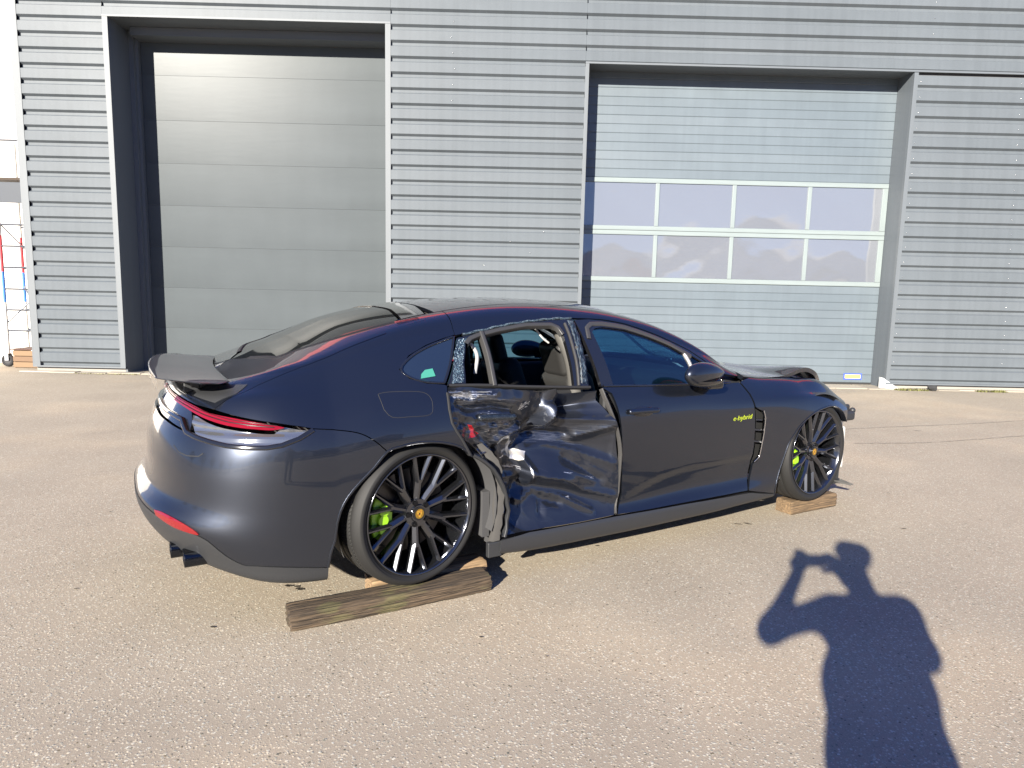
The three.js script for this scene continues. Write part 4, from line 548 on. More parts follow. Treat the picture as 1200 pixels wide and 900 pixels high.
mesh('pillar_trim', ribbon([[1.005, 10.25], [1.0, 9.7], [0.985, 9.0], [0.965, 8.1]], 0.05, { off: 0.005, base: -0.02, disp: (u, v) => 0.003 * Math.sin(v * 18) }).build(), MP(1, 1, 1, { map: frost, color: RGB(0.5, 0.5, 0.55), roughness: 0.4 }), rearDoor);
mesh('pillar_seal', ribbon([[0.955, 10.1], [0.955, 9.7], [0.945, 9.0], [0.925, 8.0]], 0.018, { off: 0.010, base: -0.02 }).build(), trimGrey, rearDoor);
mesh('window_bar', ribbon([[0.412, 9.88], [0.412, 9.2], [0.405, 8.5], [0.402, 7.95]], 0.030, { off: 0.012, base: -0.02 }).build(), trimGrey, rearDoor);
mesh('window_bar', ribbon([[0.412, 9.88], [0.412, 9.2], [0.405, 8.5], [0.402, 7.95]], 0.030, { off: 0.012, base: -0.02 }).build(true), rubber, leftRearDoor);
mesh('waist_seal', ribbon([[0.15, 7.97], [0.4, 7.98], [0.7, 7.96], [1.0, 7.93]], 0.016, { off: 0.006, base: -0.02 }).build(), rubber, rearDoor);
mesh('window', panel(PL.rdOpening, { h: 0.06, hv: 0.2, off: -0.01, flange: 0 }).build(true), tint, leftRearDoor);
mesh('edge_fold', ribbon([[1.075, 7.85], [1.085, 7.3], [1.115, 6.6], [1.155, 5.7], [1.195, 4.6], [1.213, 3.4], [1.175, 2.45]], 0.012, { off: 0.006, base: -0.02, disp: (u, v) => 0.006 * Math.sin(v * 2.3) }).build(), M(0.06, 0.058, 0.056, 0.5, 0.3), rearDoor);
mesh('rear_edge_seal', ribbon([[0.135, 7.6], [0.131, 6.8], [0.138, 6.28], [0.159, 5.97], [0.19, 5.63], [0.235, 5.1]], 0.016, { off: 0.004, base: -0.02 }).build(), rubber, rearDoor);
const handleGeo = (a, b, dz) => { const g = new THREE.CapsuleGeometry(0.017, 0.19, 6, 14); g.rotateZ(Math.PI / 2); g.scale(1, 0.95, 0.75); g.applyMatrix4(frameAt((a[0] + b[0]) / 2, (a[1] + b[1]) / 2).multiply(new THREE.Matrix4().makeTranslation(0, 0, dz))); return g; };
mesh('handle', handleGeo(...PL.rdHandle, -0.012), MP(1, 1, 1, { map: frost, color: RGB(0.22, 0.22, 0.24), roughness: 0.4, clearcoat: 0.6 }), rearDoor);

const frontDoor = grp('front_door', car); frontDoor.userData.label = 'undamaged front door with its window closed';
const creaseL = PL.doorCrease, creaseDisp = (u, v) => { const c = hermite(creaseL.map(p => p[0]), creaseL.map(p => p[1]), clamp(u, 1.224, 2.264)); return 0.011 * smooth(c + 0.32, c - 0.02, v) * smooth(c - 1.4, c - 0.5, v) * smooth(1.15, 1.5, u); };
const fdSkin = panel(PL.front_door, { h: 0.03, hv: 0.1, disp: creaseDisp });
const leftFrontDoor = grp('front_door', car);
const fdInner = [PL.fdTri[3], PL.fdTri[2], PL.fdTri[1], PL.fdTri[0], ...PL.fdGlass.slice(0, 8).reverse()];
const fdFrame = panel([...PL.fdFrameOuter, ...fdInner], { h: 0.03, hv: 0.12, gap: 0.001, flange: 0.03 });
for (const [D, m] of [[frontDoor, false], [leftFrontDoor, true]]) {
  mesh('door_skin', fdSkin.build(m), paint, D); mesh('window_frame', fdFrame.build(m), blackGloss, D);
  mesh('window', panel(PL.fdGlass, { h: 0.04, hv: 0.2, off: -0.008, flange: 0, gap: 0 }).build(m), tint, D);
  mesh('corner_window', panel(PL.fdTri, { h: 0.04, hv: 0.2, off: -0.008, flange: 0, gap: 0 }).build(m), tintDark, D);
  mesh('window_trim', ribbon([[1.085, 9.6], [1.10, 9.95], [1.14, 10.13], [1.22, 10.18], [1.39, 10.16], [1.555, 10.0], [1.70, 9.82], [1.80, 9.62], [1.845, 9.5]], 0.034, { off: 0.005, base: -0.01 }).build(m), trimGrey, D);
  mesh('window_bar', ribbon([[1.80, 9.55], [1.81, 9.2], [1.812, 8.6], [1.808, 8.02]], 0.020, { off: 0.004, base: -0.012 }).build(m), M(0.35, 0.34, 0.32, 0.4, 0.5), D);
  mesh('waist_seal', ribbon([[1.09, 7.98], [1.4, 7.96], [1.8, 7.99], [2.1, 7.95]], 0.014, { off: 0.006, base: -0.02 }).build(m), blackGloss, D);
  const hg = handleGeo(...PL.fdHandle, 0.014), hb = new THREE.SphereGeometry(1, 18, 10).scale(0.085, 0.030, 0.012).applyMatrix4(frameAt(1.345, 6.36));
  const mir = (g) => { if (!m) return g; const q = g.clone().scale(1, 1, -1); const ix = q.index; if (ix) for (let k = 0; k < ix.count; k += 3) { const t = ix.getX(k); ix.setX(k, ix.getX(k + 1)); ix.setX(k + 1, t); } return q; };
  mesh('handle', mir(hg), paint, D); mesh('handle_cup', mir(hb), blackGloss, D);
  // folded door mirror: teardrop shell, dark foot
  const R = grp('door_mirror', D); const sg = new THREE.SphereGeometry(1, 40, 26), p = sg.attributes.position;
  for (let k = 0; k < p.count; k++) {
    let x = p.getX(k), y = p.getY(k), z = p.getZ(k); const t = (x + 1) / 2, hgt = 0.078 * (1 - 0.55 * t * t) * 1.02, thk = 0.062 * (1 - 0.45 * t);
    y = y < 0 ? Math.max(y, -0.72 - 0.1 * t) : y; p.setXYZ(k, 1.755 + 0.165 * Math.sign(x) * Math.pow(Math.abs(x), 0.92), 0.962 + y * hgt + 0.010 * t * 1.5 - 0.012 * t, 1.005 + z * thk - 0.02 * t);
  }
  sg.computeVertexNormals(); mesh('shell', mir(sg), paint, R);
  mesh('lower_cap', mir(new THREE.SphereGeometry(1, 26, 14, 0, 6.2832, Math.PI * 0.5, Math.PI * 0.5).scale(0.145, 0.038, 0.05).translate(1.76, 0.925, 1.0)), blackGloss, R);
  mesh('foot', mir(rbox(1.80, 1.93, 0.865, 0.925, 0.875, 0.99, 0.02)), blackGloss, R);
}
// the script badge at the door's leading edge
{
  const font = await new FontLoader().loadAsync('fonts/droid/droid_sans_regular.typeface.json');
  const t = new TextGeometry('e-hybrid', { font, size: 0.030, depth: 0.0015, curveSegments: 4, bevelEnabled: false }); t.computeBoundingBox();
  const w = t.boundingBox.max.x; t.applyMatrix4(new THREE.Matrix4().makeShear(0, 0, 0.18, 0, 0, 0));
  t.scale(0.165 / w, 0.9, 1).translate(-0.0825, -0.014, 0);
  t.applyMatrix4(frameAt(2.155, 5.42).multiply(new THREE.Matrix4().makeTranslation(0, 0, 0.001)));
  mesh('hybrid_script', t, M(0.30, 0.36, 0.02, 0.35), frontDoor);
}
// --- wings, sills, arches
const fender = panel(PL.fender, { h: 0.03, hv: 0.15 }), ventPoly = PL.vent;
both('front_wing', fender, paint);
both('wing_vent', panel([[2.26, 3.3], [2.40, 3.3], [2.40, 5.95], [2.26, 5.95]], { h: 0.04, hv: 0.3, off: -0.05, flange: 0, gap: 0 }), M(0.003, 0.003, 0.003, 0.9));
both('vent_trim', ribbon([[2.345, 5.66], [2.366, 5.25], [2.362, 4.5], [2.346, 3.68], [2.306, 3.52]], 0.009, { off: 0.004, base: -0.01 }), chrome);
for (const v of [5.2, 4.75, 4.3]) both('vent_blade', ribbon([[2.292, v], [2.35, v - 0.06]], 0.012, { off: -0.012, base: -0.03 }), blackGloss);
both('sill', panel(PL.rocker, { h: 0.04, hv: 0.12, off: 0.006, flange: 0.04 }), M(0.022, 0.023, 0.026, 0.38));
both('rear_arch_lip', ribbon(PL.rearArch, 0.014, { off: 0.003, base: -0.03, shift: 0.004 }), paint);
both('front_arch_lip', ribbon(PL.frontArch, 0.012, { off: 0.003, base: -0.03, shift: 0.003 }), paint);
// the bent edge of arch liner pulled out in front of the rear wheel
mesh('torn_arch_liner', (() => { const g = new Geo(), pts = [[0.29, 0.66, 0.90], [0.345, 0.61, 0.91], [0.385, 0.545, 0.925], [0.405, 0.46, 0.92], [0.41, 0.36, 0.925], [0.40, 0.26, 0.93], [0.385, 0.15, 0.925]]; const cv = new THREE.CatmullRomCurve3(pts.map(p => V3(...p))).getPoints(40); let pr; cv.forEach((p, i) => { const w = 0.03 * (0.6 + 0.4 * Math.sin(i * 0.5)), k = 0.006 * Math.sin(i * 1.3); const a = g.v(V3(p.x + 0.035, p.y + 0.01, p.z + 0.008 + k), V3(-0.3, 0.1, 0.95)), b = g.v(V3(p.x + 0.008, p.y, p.z - k), V3(-0.5, 0.1, 0.86)), c = g.v(V3(p.x - 0.012, p.y, p.z - w), V3(-0.95, 0.1, 0.3)); if (pr) { g.quad(pr[0], pr[1], b, a); g.quad(pr[1], pr[2], c, b); } pr = [a, b, c]; }); return g.build(); })(), M(0.035, 0.033, 0.031, 0.8), car);
mesh('bent_arch_edge', ribbon(PL.rdLow, 0.02, { off: 0.012, base: -0.02, shift: 0.012, disp: (u, v) => 0.004 * Math.sin(v * 9) }).build(), satin, car);
mesh('bent_jacking_strip', (() => { const s = []; s.push(rbox(0.36, 0.44, 0.07, 0.15, 0.90, 0.93, 0.006).rotateZ(0)); return merge(s); })(), satin, car);
for (const [cx, R, n, t0, t1] of [[0, 0.405, 'rear_arch_liner', -0.62, 0.62], [2.95, 0.405, 'front_arch_liner', -0.62, 0.16]]) for (const s of [1, -1]) {
  const g = new THREE.CylinderGeometry(R, R, 0.42, 36, 1, true, Math.PI * t0, Math.PI * (t1 - t0)); g.rotateX(-Math.PI / 2);
  g.translate(cx, 0.36, s * 0.72); mesh(n, merge([g, new THREE.CircleGeometry(0.30, 36).translate(cx, 0.36, s * 0.51)]), darkIn, car);
}
// --- wheels
const tyreBump = canvasTex(2048, 256, (c, w, h) => {
  c.fillStyle = '#fff'; c.fillRect(0, 0, w, h); c.strokeStyle = '#000';
  for (let k = 0; k < 120; k++) { const x = k / 120 * w; c.lineWidth = 4; c.beginPath(); c.moveTo(x, h * 0.42); c.lineTo(x + 9, h * 0.48); c.stroke(); c.beginPath(); c.moveTo(x + 4, h * 0.50); c.lineTo(x + 12, h * 0.56); c.stroke(); c.lineWidth = 2; c.beginPath(); c.moveTo(x + 8, h * 0.60); c.lineTo(x + 14, h * 0.68); c.stroke(); }
}, false);
const tyreM = M(0.009, 0.0088, 0.0085, 0.7, 0, { bumpMap: tyreBump, bumpScale: 0.004 }), discM = M(0.10, 0.095, 0.09, 0.4, 1), greenM = MP(0.26, 0.52, 0.012, { roughness: 0.35, clearcoat: 0.7 });
const crest = canvasTex(128, 128, (c, w) => {
  c.fillStyle = '#8a6a22'; c.fillRect(0, 0, w, w); c.fillStyle = '#c79a3a'; c.beginPath(); c.moveTo(28, 22); c.lineTo(100, 22); c.quadraticCurveTo(104, 80, 64, 112); c.quadraticCurveTo(24, 80, 28, 22); c.fill();
  c.fillStyle = '#7a1518'; for (const [x, y] of [[66, 30], [34, 66]]) for (let k = 0; k < 2; k++) c.fillRect(x, y + k * 13, 30, 6); c.fillStyle = '#1a1410'; c.fillRect(52, 52, 24, 24); c.fillStyle = '#1a1410'; c.fillRect(34, 36, 26, 4); c.fillRect(72, 84, 16, 4);
});
function makeWheel(parent, caliperAngle, face) {
  const w = grp('wheel', parent), W0 = 0.30;
  const prof = [[0.292, -0.250], [0.318, -0.268], [0.338, -0.262], [0.351, -0.238], [0.353, -0.222], [0.345, -0.219], [0.345, -0.210], [0.354, -0.207], [0.355, -0.172], [0.347, -0.169], [0.347, -0.156], [0.355, -0.153], [0.355, -0.115], [0.347, -0.112], [0.347, -0.099], [0.355, -0.096], [0.354, -0.062], [0.346, -0.059], [0.346, -0.050], [0.353, -0.047], [0.351, -0.030], [0.344, -0.012], [0.336, -0.003], [0.3355, 0.0005], [0.331, 0.003], [0.3305, 0.005], [0.322, 0.0075], [0.315, 0.0075], [0.3145, 0.005], [0.306, 0.004], [0.3055, 0.002], [0.294, -0.004]];
  const tg = new THREE.LatheGeometry(prof.map(p => new THREE.Vector2(...p)), 96); tg.rotateX(Math.PI / 2); mesh('tyre', tg, tyreM, w);
  const rim = grp('rim', w);
  const bp = [[0.293, -0.006], [0.296, 0.002], [0.292, 0.006], [0.286, 0.001], [0.281, -0.012], [0.275, -0.03], [0.266, -0.06], [0.262, -0.12], [0.258, -0.20], [0.268, -0.245], [0.290, -0.25]];
  const bg = new THREE.LatheGeometry(bp.map(p => new THREE.Vector2(...p)), 96); bg.rotateX(Math.PI / 2); mesh('barrel', bg, alloy, rim);
  const bar = (a0, r0, a1, r1, w0, w1, z0, z1, d0, d1) => { // ridge-topped spoke between two polar points
    const g = new Geo(), A = V3(r0 * Math.cos(a0), r0 * Math.sin(a0), z0), B = V3(r1 * Math.cos(a1), r1 * Math.sin(a1), z1), t = B.clone().sub(A).setZ(0).normalize(), s = V3(-t.y, t.x, 0);
    const sec = (P, ww, d) => [[-0.62, -d], [-0.5, -0.014], [-0.14, 0], [0.14, 0], [0.5, -0.014], [0.62, -d]].map(([k, z]) => P.clone().addScaledVector(s, k * ww).add(V3(0, 0, z)));
    const p = sec(A, w0, d0), q = sec(B, w1, d1); for (let k = 0; k < 5; k++) g.flat(p[k + 1], q[k + 1], q[k], p[k]); g.flat(q[0], q[2], q[3], q[5]); g.flat(p[0], p[5], p[3], p[2]); return g.build();
  };
  for (let k = 0; k < 10; k++) {
    const a = k / 10 * 2 * Math.PI + 0.16, D = Math.PI / 180; const l = [bar(a, 0.05, a, 0.165, 0.038, 0.042, -0.040, -0.022, 0.05, 0.045)];
    for (const s of [-1, 1]) l.push(bar(a + s * 2.2 * D, 0.150, a + s * 9.3 * D, 0.285, 0.026, 0.022, -0.026, -0.004, 0.045, 0.05));
    mesh('spoke', merge(l), alloy, rim);
  }
  mesh('hub', merge([new THREE.CylinderGeometry(0.068, 0.075, 0.035, 30).rotateX(Math.PI / 2).translate(0, 0, -0.052), new THREE.CylinderGeometry(0.04, 0.045, 0.012, 30).rotateX(Math.PI / 2).translate(0, 0, -0.030)]), alloy, rim);
  mesh('cap', new THREE.CylinderGeometry(0.033, 0.033, 0.004, 30).rotateX(Math.PI / 2).translate(0, 0, -0.0215), M(0.012, 0.012, 0.013, 0.3), rim);
  mesh('cap_crest', new THREE.CircleGeometry(0.024, 24).translate(0, 0, -0.0188), M(1, 1, 1, 0.35, 0.3, { map: crest }), rim);
  for (let k = 0; k < 5; k++) { const a = k / 5 * 6.2832 + 0.5; mesh('wheel_bolt', merge([new THREE.CylinderGeometry(0.014, 0.014, 0.004, 14).rotateX(Math.PI / 2).translate(0.056 * Math.cos(a), 0.056 * Math.sin(a), -0.0335), new THREE.CylinderGeometry(0.009, 0.009, 0.02, 6).rotateX(Math.PI / 2).translate(0.056 * Math.cos(a), 0.056 * Math.sin(a), -0.030)]), M(0.02, 0.02, 0.022, 0.4, 0.8), rim); }
  const brake = grp('brake', w);
  mesh('disc', merge([new THREE.CylinderGeometry(0.205, 0.205, 0.012, 60).rotateX(Math.PI / 2).translate(0, 0, -0.125), new THREE.CylinderGeometry(0.205, 0.205, 0.012, 60).rotateX(Math.PI / 2).translate(0, 0, -0.155), new THREE.CylinderGeometry(0.10, 0.10, 0.05, 30).rotateX(Math.PI / 2).translate(0, 0, -0.12)]), discM, brake);
  const cs = new THREE.Shape(); cs.absarc(0, 0, 0.232, -0.42, 0.42, false); cs.absarc(0, 0, 0.135, 0.42, -0.42, true); const cg = new THREE.ExtrudeGeometry(cs, { depth: 0.07, bevelEnabled: true, bevelSize: 0.008, bevelThickness: 0.01, bevelSegments: 3, curveSegments: 14 }).translate(0, 0, -0.135).rotateZ(caliperAngle);
  mesh('caliper', merge([cg, ...[-0.25, 0.0, 0.25].map(a => new THREE.CylinderGeometry(0.026, 0.03, 0.02, 16).rotateX(Math.PI / 2).translate(0.185 * Math.cos(a), 0.185 * Math.sin(a), -0.048).rotateZ(caliperAngle))]), greenM, brake);
  return w;
}
{
  const a = makeWheel(car, Math.PI * 0.97); a.position.set(0, 0.355, 0.925); a.rotation.set(0, 0.20, 0); a.rotateZ(0.1);
  const b = makeWheel(car, Math.PI * 0.97); b.position.set(2.95, 0.355, 0.928); b.rotation.set(0, 0.07, 0, 'XYZ'); b.rotateZ(0.35);
  const c = makeWheel(car, Math.PI * 0.03); c.position.set(0, 0.355, -0.928); c.rotation.y = Math.PI;
  const d = makeWheel(car, Math.PI * 0.03); d.position.set(2.95, 0.355, -0.928); d.rotation.y = Math.PI + 0.07;
}
// --- underbody, cabin, bare front end
mesh('floor_pan', merge([box(0.42, 2.52, 0.10, 0.16, -0.84, 0.84), box(-0.95, 0.42, 0.16, 0.24, -0.5, 0.5), box(2.52, 3.3, 0.16, 0.2, -0.5, 0.5)]), darkIn, car);
for (const b of [box(2.3, 2.34, 0.16, 0.86, -0.84, 0.84), box(-0.3, -0.26, 0.24, 0.94, -0.5, 0.5), box(0.36, 0.40, 0.16, 0.40, -0.86, 0.86)]) mesh('bulkhead', b, darkIn, car);
{
  const cab = grp('cabin', car);
  const leather = M(0.014, 0.014, 0.015, 0.6), pale = M(0.075, 0.072, 0.066, 0.6), seatGrey = M(0.019, 0.0185, 0.018, 0.5), head = M(0.05, 0.048, 0.045, 0.9);
  for (const s of [1, -1]) {
    mesh('door_lining', rbox(0.42, 1.06, 0.25, 0.88, s > 0 ? 0.68 : -0.86, s > 0 ? 0.73 : -0.80, 0.02), leather, cab);
    mesh('door_lining', rbox(1.12, 2.2, 0.25, 0.87, s > 0 ? 0.80 : -0.86, s > 0 ? 0.86 : -0.80, 0.02), leather, cab);
    mesh('belt_pillar', merge([(() => { const q = new THREE.CatmullRomCurve3([V3(1.03, 0.30, s * 0.70), V3(1.03, 0.80, s * 0.715), V3(1.0, 1.05, s * 0.70), V3(0.96, 1.24, s * 0.60)]); return new THREE.TubeGeometry(q, 24, 0.042, 10).scale(1, 1, 1); })()]), s > 0 ? pale : seatGrey, cab);
    mesh('belt_slot', rbox(0.955, 0.975, 0.96, 1.13, s * 0.742 - 0.02, s * 0.742 + 0.02, 0.006).translate(0.01, 0, 0.03 * s), darkIn, cab);
  }
  const seat = (x, z, rake, m, name) => {
    const st = grp('seat', cab); const back = new RoundedBoxGeometry(0.15, 0.62, 0.50, 5, 0.07); const p = back.attributes.position;
    for (let k = 0; k < p.count; k++) { const y = p.getY(k), zz = p.getZ(k), tap = 1 - 0.28 * smooth(0.05, 0.31, y); p.setZ(k, zz * tap); p.setX(k, p.getX(k) + (p.getX(k) > 0 ? 0.05 : 0.012) * Math.pow(Math.abs(zz) / 0.25, 2)); }
    back.computeVertexNormals(); back.translate(0, 0.31, 0).rotateZ(rake).translate(x - 0.2, 0.36, z); mesh('backrest', back, m, st);
    const hr = new RoundedBoxGeometry(0.11, 0.22, 0.26, 4, 0.045).translate(-0.0, 0.70, 0).rotateZ(rake).translate(x - 0.2, 0.36, z); mesh('headrest', hr, m, st);
    mesh('cushion', rbox(x - 0.22, x + 0.32, 0.24, 0.40, z - 0.25, z + 0.25, 0.06, 5), m, st);
  };
  seat(1.50, 0.42, 0.30, seatGrey); seat(1.50, -0.42, 0.30, leather); seat(0.55, 0.42, 0.38, leather); seat(0.55, -0.42, 0.38, leather);
  mesh('dashboard', (() => { const g = new RoundedBoxGeometry(0.5, 0.26, 1.56, 4, 0.07).translate(2.12, 0.78, 0); return g; })(), leather, cab);
  const sw = grp('steering_wheel', cab); mesh('ring', new THREE.TorusGeometry(0.175, 0.016, 10, 36).rotateY(Math.PI / 2).rotateZ(0.35).translate(1.83, 0.83, -0.42), leather, sw); mesh('boss', rbox(1.82, 1.88, 0.77, 0.89, -0.50, -0.34, 0.03), leather, sw);
  mesh('centre_console', rbox(1.1, 2.1, 0.2, 0.56, -0.13, 0.13, 0.04), leather, cab);
  mesh('interior_mirror', new THREE.SphereGeometry(1, 20, 12).scale(0.018, 0.035, 0.12).translate(1.62, 1.20, 0), leather, cab);
  mesh('headliner', merge([false, true].map(m => panel([[0.15, 11.1], [1.32, 11.1], [1.38, 12], [1.4, 13], [0.16, 13], [0.15, 12]], { h: 0.1, hv: 0.3, off: -0.035, flange: 0, gap: 0 }).build(m))), head, cab);
  mesh('curtain_airbag', tube([[0.32, 1.20, 0.69], [0.38, 1.10, 0.735], [0.36, 1.0, 0.76]], 0.010, 20, 8), M(0.3, 0.3, 0.3, 0.8), cab);
  mesh('grab_handle', tube([[0.80, 1.225, 0.62], [0.84, 1.17, 0.64], [0.88, 1.14, 0.645]], 0.006, 20, 8), M(0.4, 0.4, 0.38, 0.6), cab);
  mesh('parcel_shelf', box(-0.28, 0.22, 0.90, 0.93, -0.62, 0.62), leather, cab);
  mesh('green_note', (() => { const s = new THREE.Shape([[0, 0], [0.075, 0.008], [0.07, 0.05], [0.03, 0.045], [0.008, 0.025]].map(p => new THREE.Vector2(...p))); return new THREE.ExtrudeGeometry(s, { depth: 0.004, bevelEnabled: false }).applyMatrix4(frameAt(0.02, 8.35).multiply(new THREE.Matrix4().makeTranslation(0, 0.0, -0.0075))); })(), M(0.03, 0.20, 0.15, 0.7), cab);
}
{
  const fe = grp('bare_front_end', car); fe.userData.label = 'exposed front structure where the bumper is missing';
  mesh('crash_beam', rbox(3.42, 3.50, 0.38, 0.50, -0.62, 0.62, 0.02), M(0.35, 0.35, 0.36, 0.4, 0.9), fe);
  for (const s of [1, -1]) { mesh('chassis_leg', rbox(2.6, 3.43, 0.38, 0.49, s * 0.46 - 0.05, s * 0.46 + 0.05, 0.01), darkIn, fe); mesh('wing_support', rbox(2.7, 3.36, 0.60, 0.66, s * 0.74 - 0.05, s * 0.74 + 0.05, 0.01), darkIn, fe); }
  mesh('radiator', rbox(3.34, 3.40, 0.18, 0.62, -0.55, 0.55, 0.01), M(0.03, 0.03, 0.03, 0.7), fe);
  mesh('upper_crossmember', rbox(3.26, 3.36, 0.62, 0.70, -0.70, 0.70, 0.02), darkIn, fe);
  mesh('engine_cover', rbox(2.5, 3.2, 0.55, 0.72, -0.55, 0.55, 0.06), darkIn, fe);
  mesh('washer_tank', rbox(3.37, 3.44, 0.16, 0.48, 0.72, 0.815, 0.02), M(0.55, 0.53, 0.49, 0.5), fe);
  mesh('tank_neck', merge([new THREE.CylinderGeometry(0.022, 0.022, 0.05, 14).translate(3.40, 0.50, 0.78), new THREE.SphereGeometry(0.026, 12, 8).translate(3.405, 0.53, 0.79)]), M(0.6, 0.6, 0.58, 0.4), fe);
  mesh('broken_duct', rbox(3.43, 3.47, 0.20, 0.42, 0.64, 0.74, 0.012).rotateZ(0), M(0.5, 0.49, 0.46, 0.5), fe);
  mesh('hanging_bracket', merge([rbox(3.34, 3.42, 0.07, 0.16, 0.70, 0.80, 0.01), rbox(3.36, 3.47, 0.03, 0.07, 0.68, 0.78, 0.01)]), satin, fe);
  mesh('torn_splash_guard', (() => { const g = new Geo(); g.flat(V3(3.24, 0.10, 0.72), V3(3.46, 0.055, 0.86), V3(3.47, 0.03, 0.80), V3(3.26, 0.05, 0.66)); g.flat(V3(3.24, 0.10, 0.72), V3(3.26, 0.05, 0.66), V3(3.27, 0.02, 0.68), V3(3.25, 0.08, 0.74)); g.flat(V3(3.40, 0.085, 0.83), V3(3.52, 0.035, 0.86), V3(3.51, 0.02, 0.84), V3(3.40, 0.05, 0.80)); return g.build(); })(), M(0.10, 0.10, 0.10, 0.7), fe);
  mesh('headlamp_bracket', merge([rbox(3.33, 3.47, 0.53, 0.60, 0.74, 0.86, 0.02), rbox(3.40, 3.49, 0.58, 0.64, 0.72, 0.80, 0.015), new THREE.SphereGeometry(0.022, 10, 8).translate(3.47, 0.60, 0.83)]), satin, fe);
}

// ---------------------------------------------------------------- timber under the wheels
{
  const wood = (hue, moss, sd) => dataTex(512, (i, j) => {
    const g = fbm(i / 70 + sd, j / 5 + sd * 3, 4), f = fbm(i / 24, j / 2 + sd, 3), k = 0.55 + 0.55 * (g - 0.45) + 0.35 * (f - 0.45), cr = smooth(0.66, 0.72, fbm(i / 90 + 7, j / 3.2 + sd, 3)), m = moss * smooth(0.5, 0.66, fbm(i / 60 + 30 + sd, j / 40, 4));
    let c = hue.map(v => v * k * (1 - 0.65 * cr)); c = [lerp(c[0], 62, m * 0.6), lerp(c[1], 66, m * 0.65), lerp(c[2], 36, m * 0.6)]; return c.map(v => clamp(v * 1.6, 0, 255));
  }, true, 256);
  const bumpW = dataTex(512, (i, j) => { const n = 255 * fbm(i / 60, j / 4, 4); return [n, n, n]; }, false, 256);
  const log = (L, H, Wd, r, jig, sd, bow) => { // a worn squared timber along +x, base at y = 0
    const nx = 44, per = []; const g = new Geo(), N = 40;
    for (let k = 0; k < N; k++) { const a = k / N * 6.2832, c = Math.cos(a), s = Math.sin(a), m = Math.pow(Math.pow(Math.abs(c), r) + Math.pow(Math.abs(s), r), -1 / r); per.push([c * m, s * m]); }
    const rows = []; for (let i = 0; i <= nx; i++) { const t = i / nx, end = Math.min(1, 0.94 + 0.06 * Math.min(t, 1 - t) / 0.02); const row = per.map(([c, s], k) => { const n = 1 + jig * (noise2(t * 14 + sd, k * 0.9 + sd) - 0.5) + jig * 0.7 * (noise2(t * 50, k * 1.7 + sd) - 0.5); let y = H / 2 + s * H / 2 * n * end; y = Math.max(y, 0.002 * 0); return V3((t - 0.5) * L + (i === 0 || i === nx ? 0.012 * (noise2(k * 0.8, sd + i) - 0.5) : 0), y, c * Wd / 2 * n * end + bow * Math.sin(t * 3.1)); }); rows.push(row); }
    rows.forEach((row, i) => row.concat([row[0]]).forEach((p, k) => g.v(p, V3(0, 1, 0), 0.5 + p.x * 0.85, k / N)));
    const q = N + 1; for (let i = 0; i < nx; i++) for (let k = 0; k < N; k++) { const a = i * q + k; g.quad(a, a + q, a + q + 1, a + 1); }
    for (const i of [0, nx]) { const c = rows[i].reduce((s, p) => s.add(p), V3(0, 0, 0)).multiplyScalar(1 / N), ci = g.v(c, V3(i ? 1 : -1, 0, 0), 0.5, 0.5), ids = rows[i].map(p => g.v(p, V3(i ? 1 : -1, 0, 0), p.y * 4, p.z * 4)); for (let k = 0; k < N; k++) i ? g.tri(ci, ids[(k + 1) % N], ids[k]) : g.tri(ci, ids[k], ids[(k + 1) % N]); }
    const geo = g.build(); geo.computeVertexNormals(); return geo;
  };
  const put = (m, x0, z0, x1, z1, y = 0) => { m.position.set((x0 + x1) / 2, y, (z0 + z1) / 2); m.rotation.y = Math.atan2(-(z1 - z0), x1 - x0); return m; };
  const W1 = M(1, 1, 1, 0.9, 0, { map: wood([84, 70, 54], 0.5, 3), bumpMap: bumpW, bumpScale: 0.012 }), W2 = M(1, 1, 1, 0.85, 0, { map: wood([150, 124, 94], 0.12, 11), bumpMap: bumpW, bumpScale: 0.002 }), W3 = M(1, 1, 1, 0.85, 0, { map: wood([112, 92, 68], 0.0, 23), bumpMap: bumpW, bumpScale: 0.002 });
  tag(put(mesh('timber_beam', log(0.98, 0.080, 0.145, 14, 0.07, 4, 0.008), W1), -0.945, 8.91, -0.075, 8.455), 'long mossy weathered beam lying in front of the rear wheel', 'timber');
  tag(put(mesh('timber_plank', log(0.62, 0.092, 0.13, 18, 0.03, 9, 0), W2), -0.655, 8.59, -0.105, 8.295), 'clean pale plank wedged under the rear tyre behind the mossy beam', 'timber');
  tag(put(mesh('timber_block', log(0.50, 0.098, 0.135, 18, 0.03, 15, 0), W3), 2.00, 7.17, 2.445, 6.93), 'short brown wooden block under the front wheel', 'timber');
}

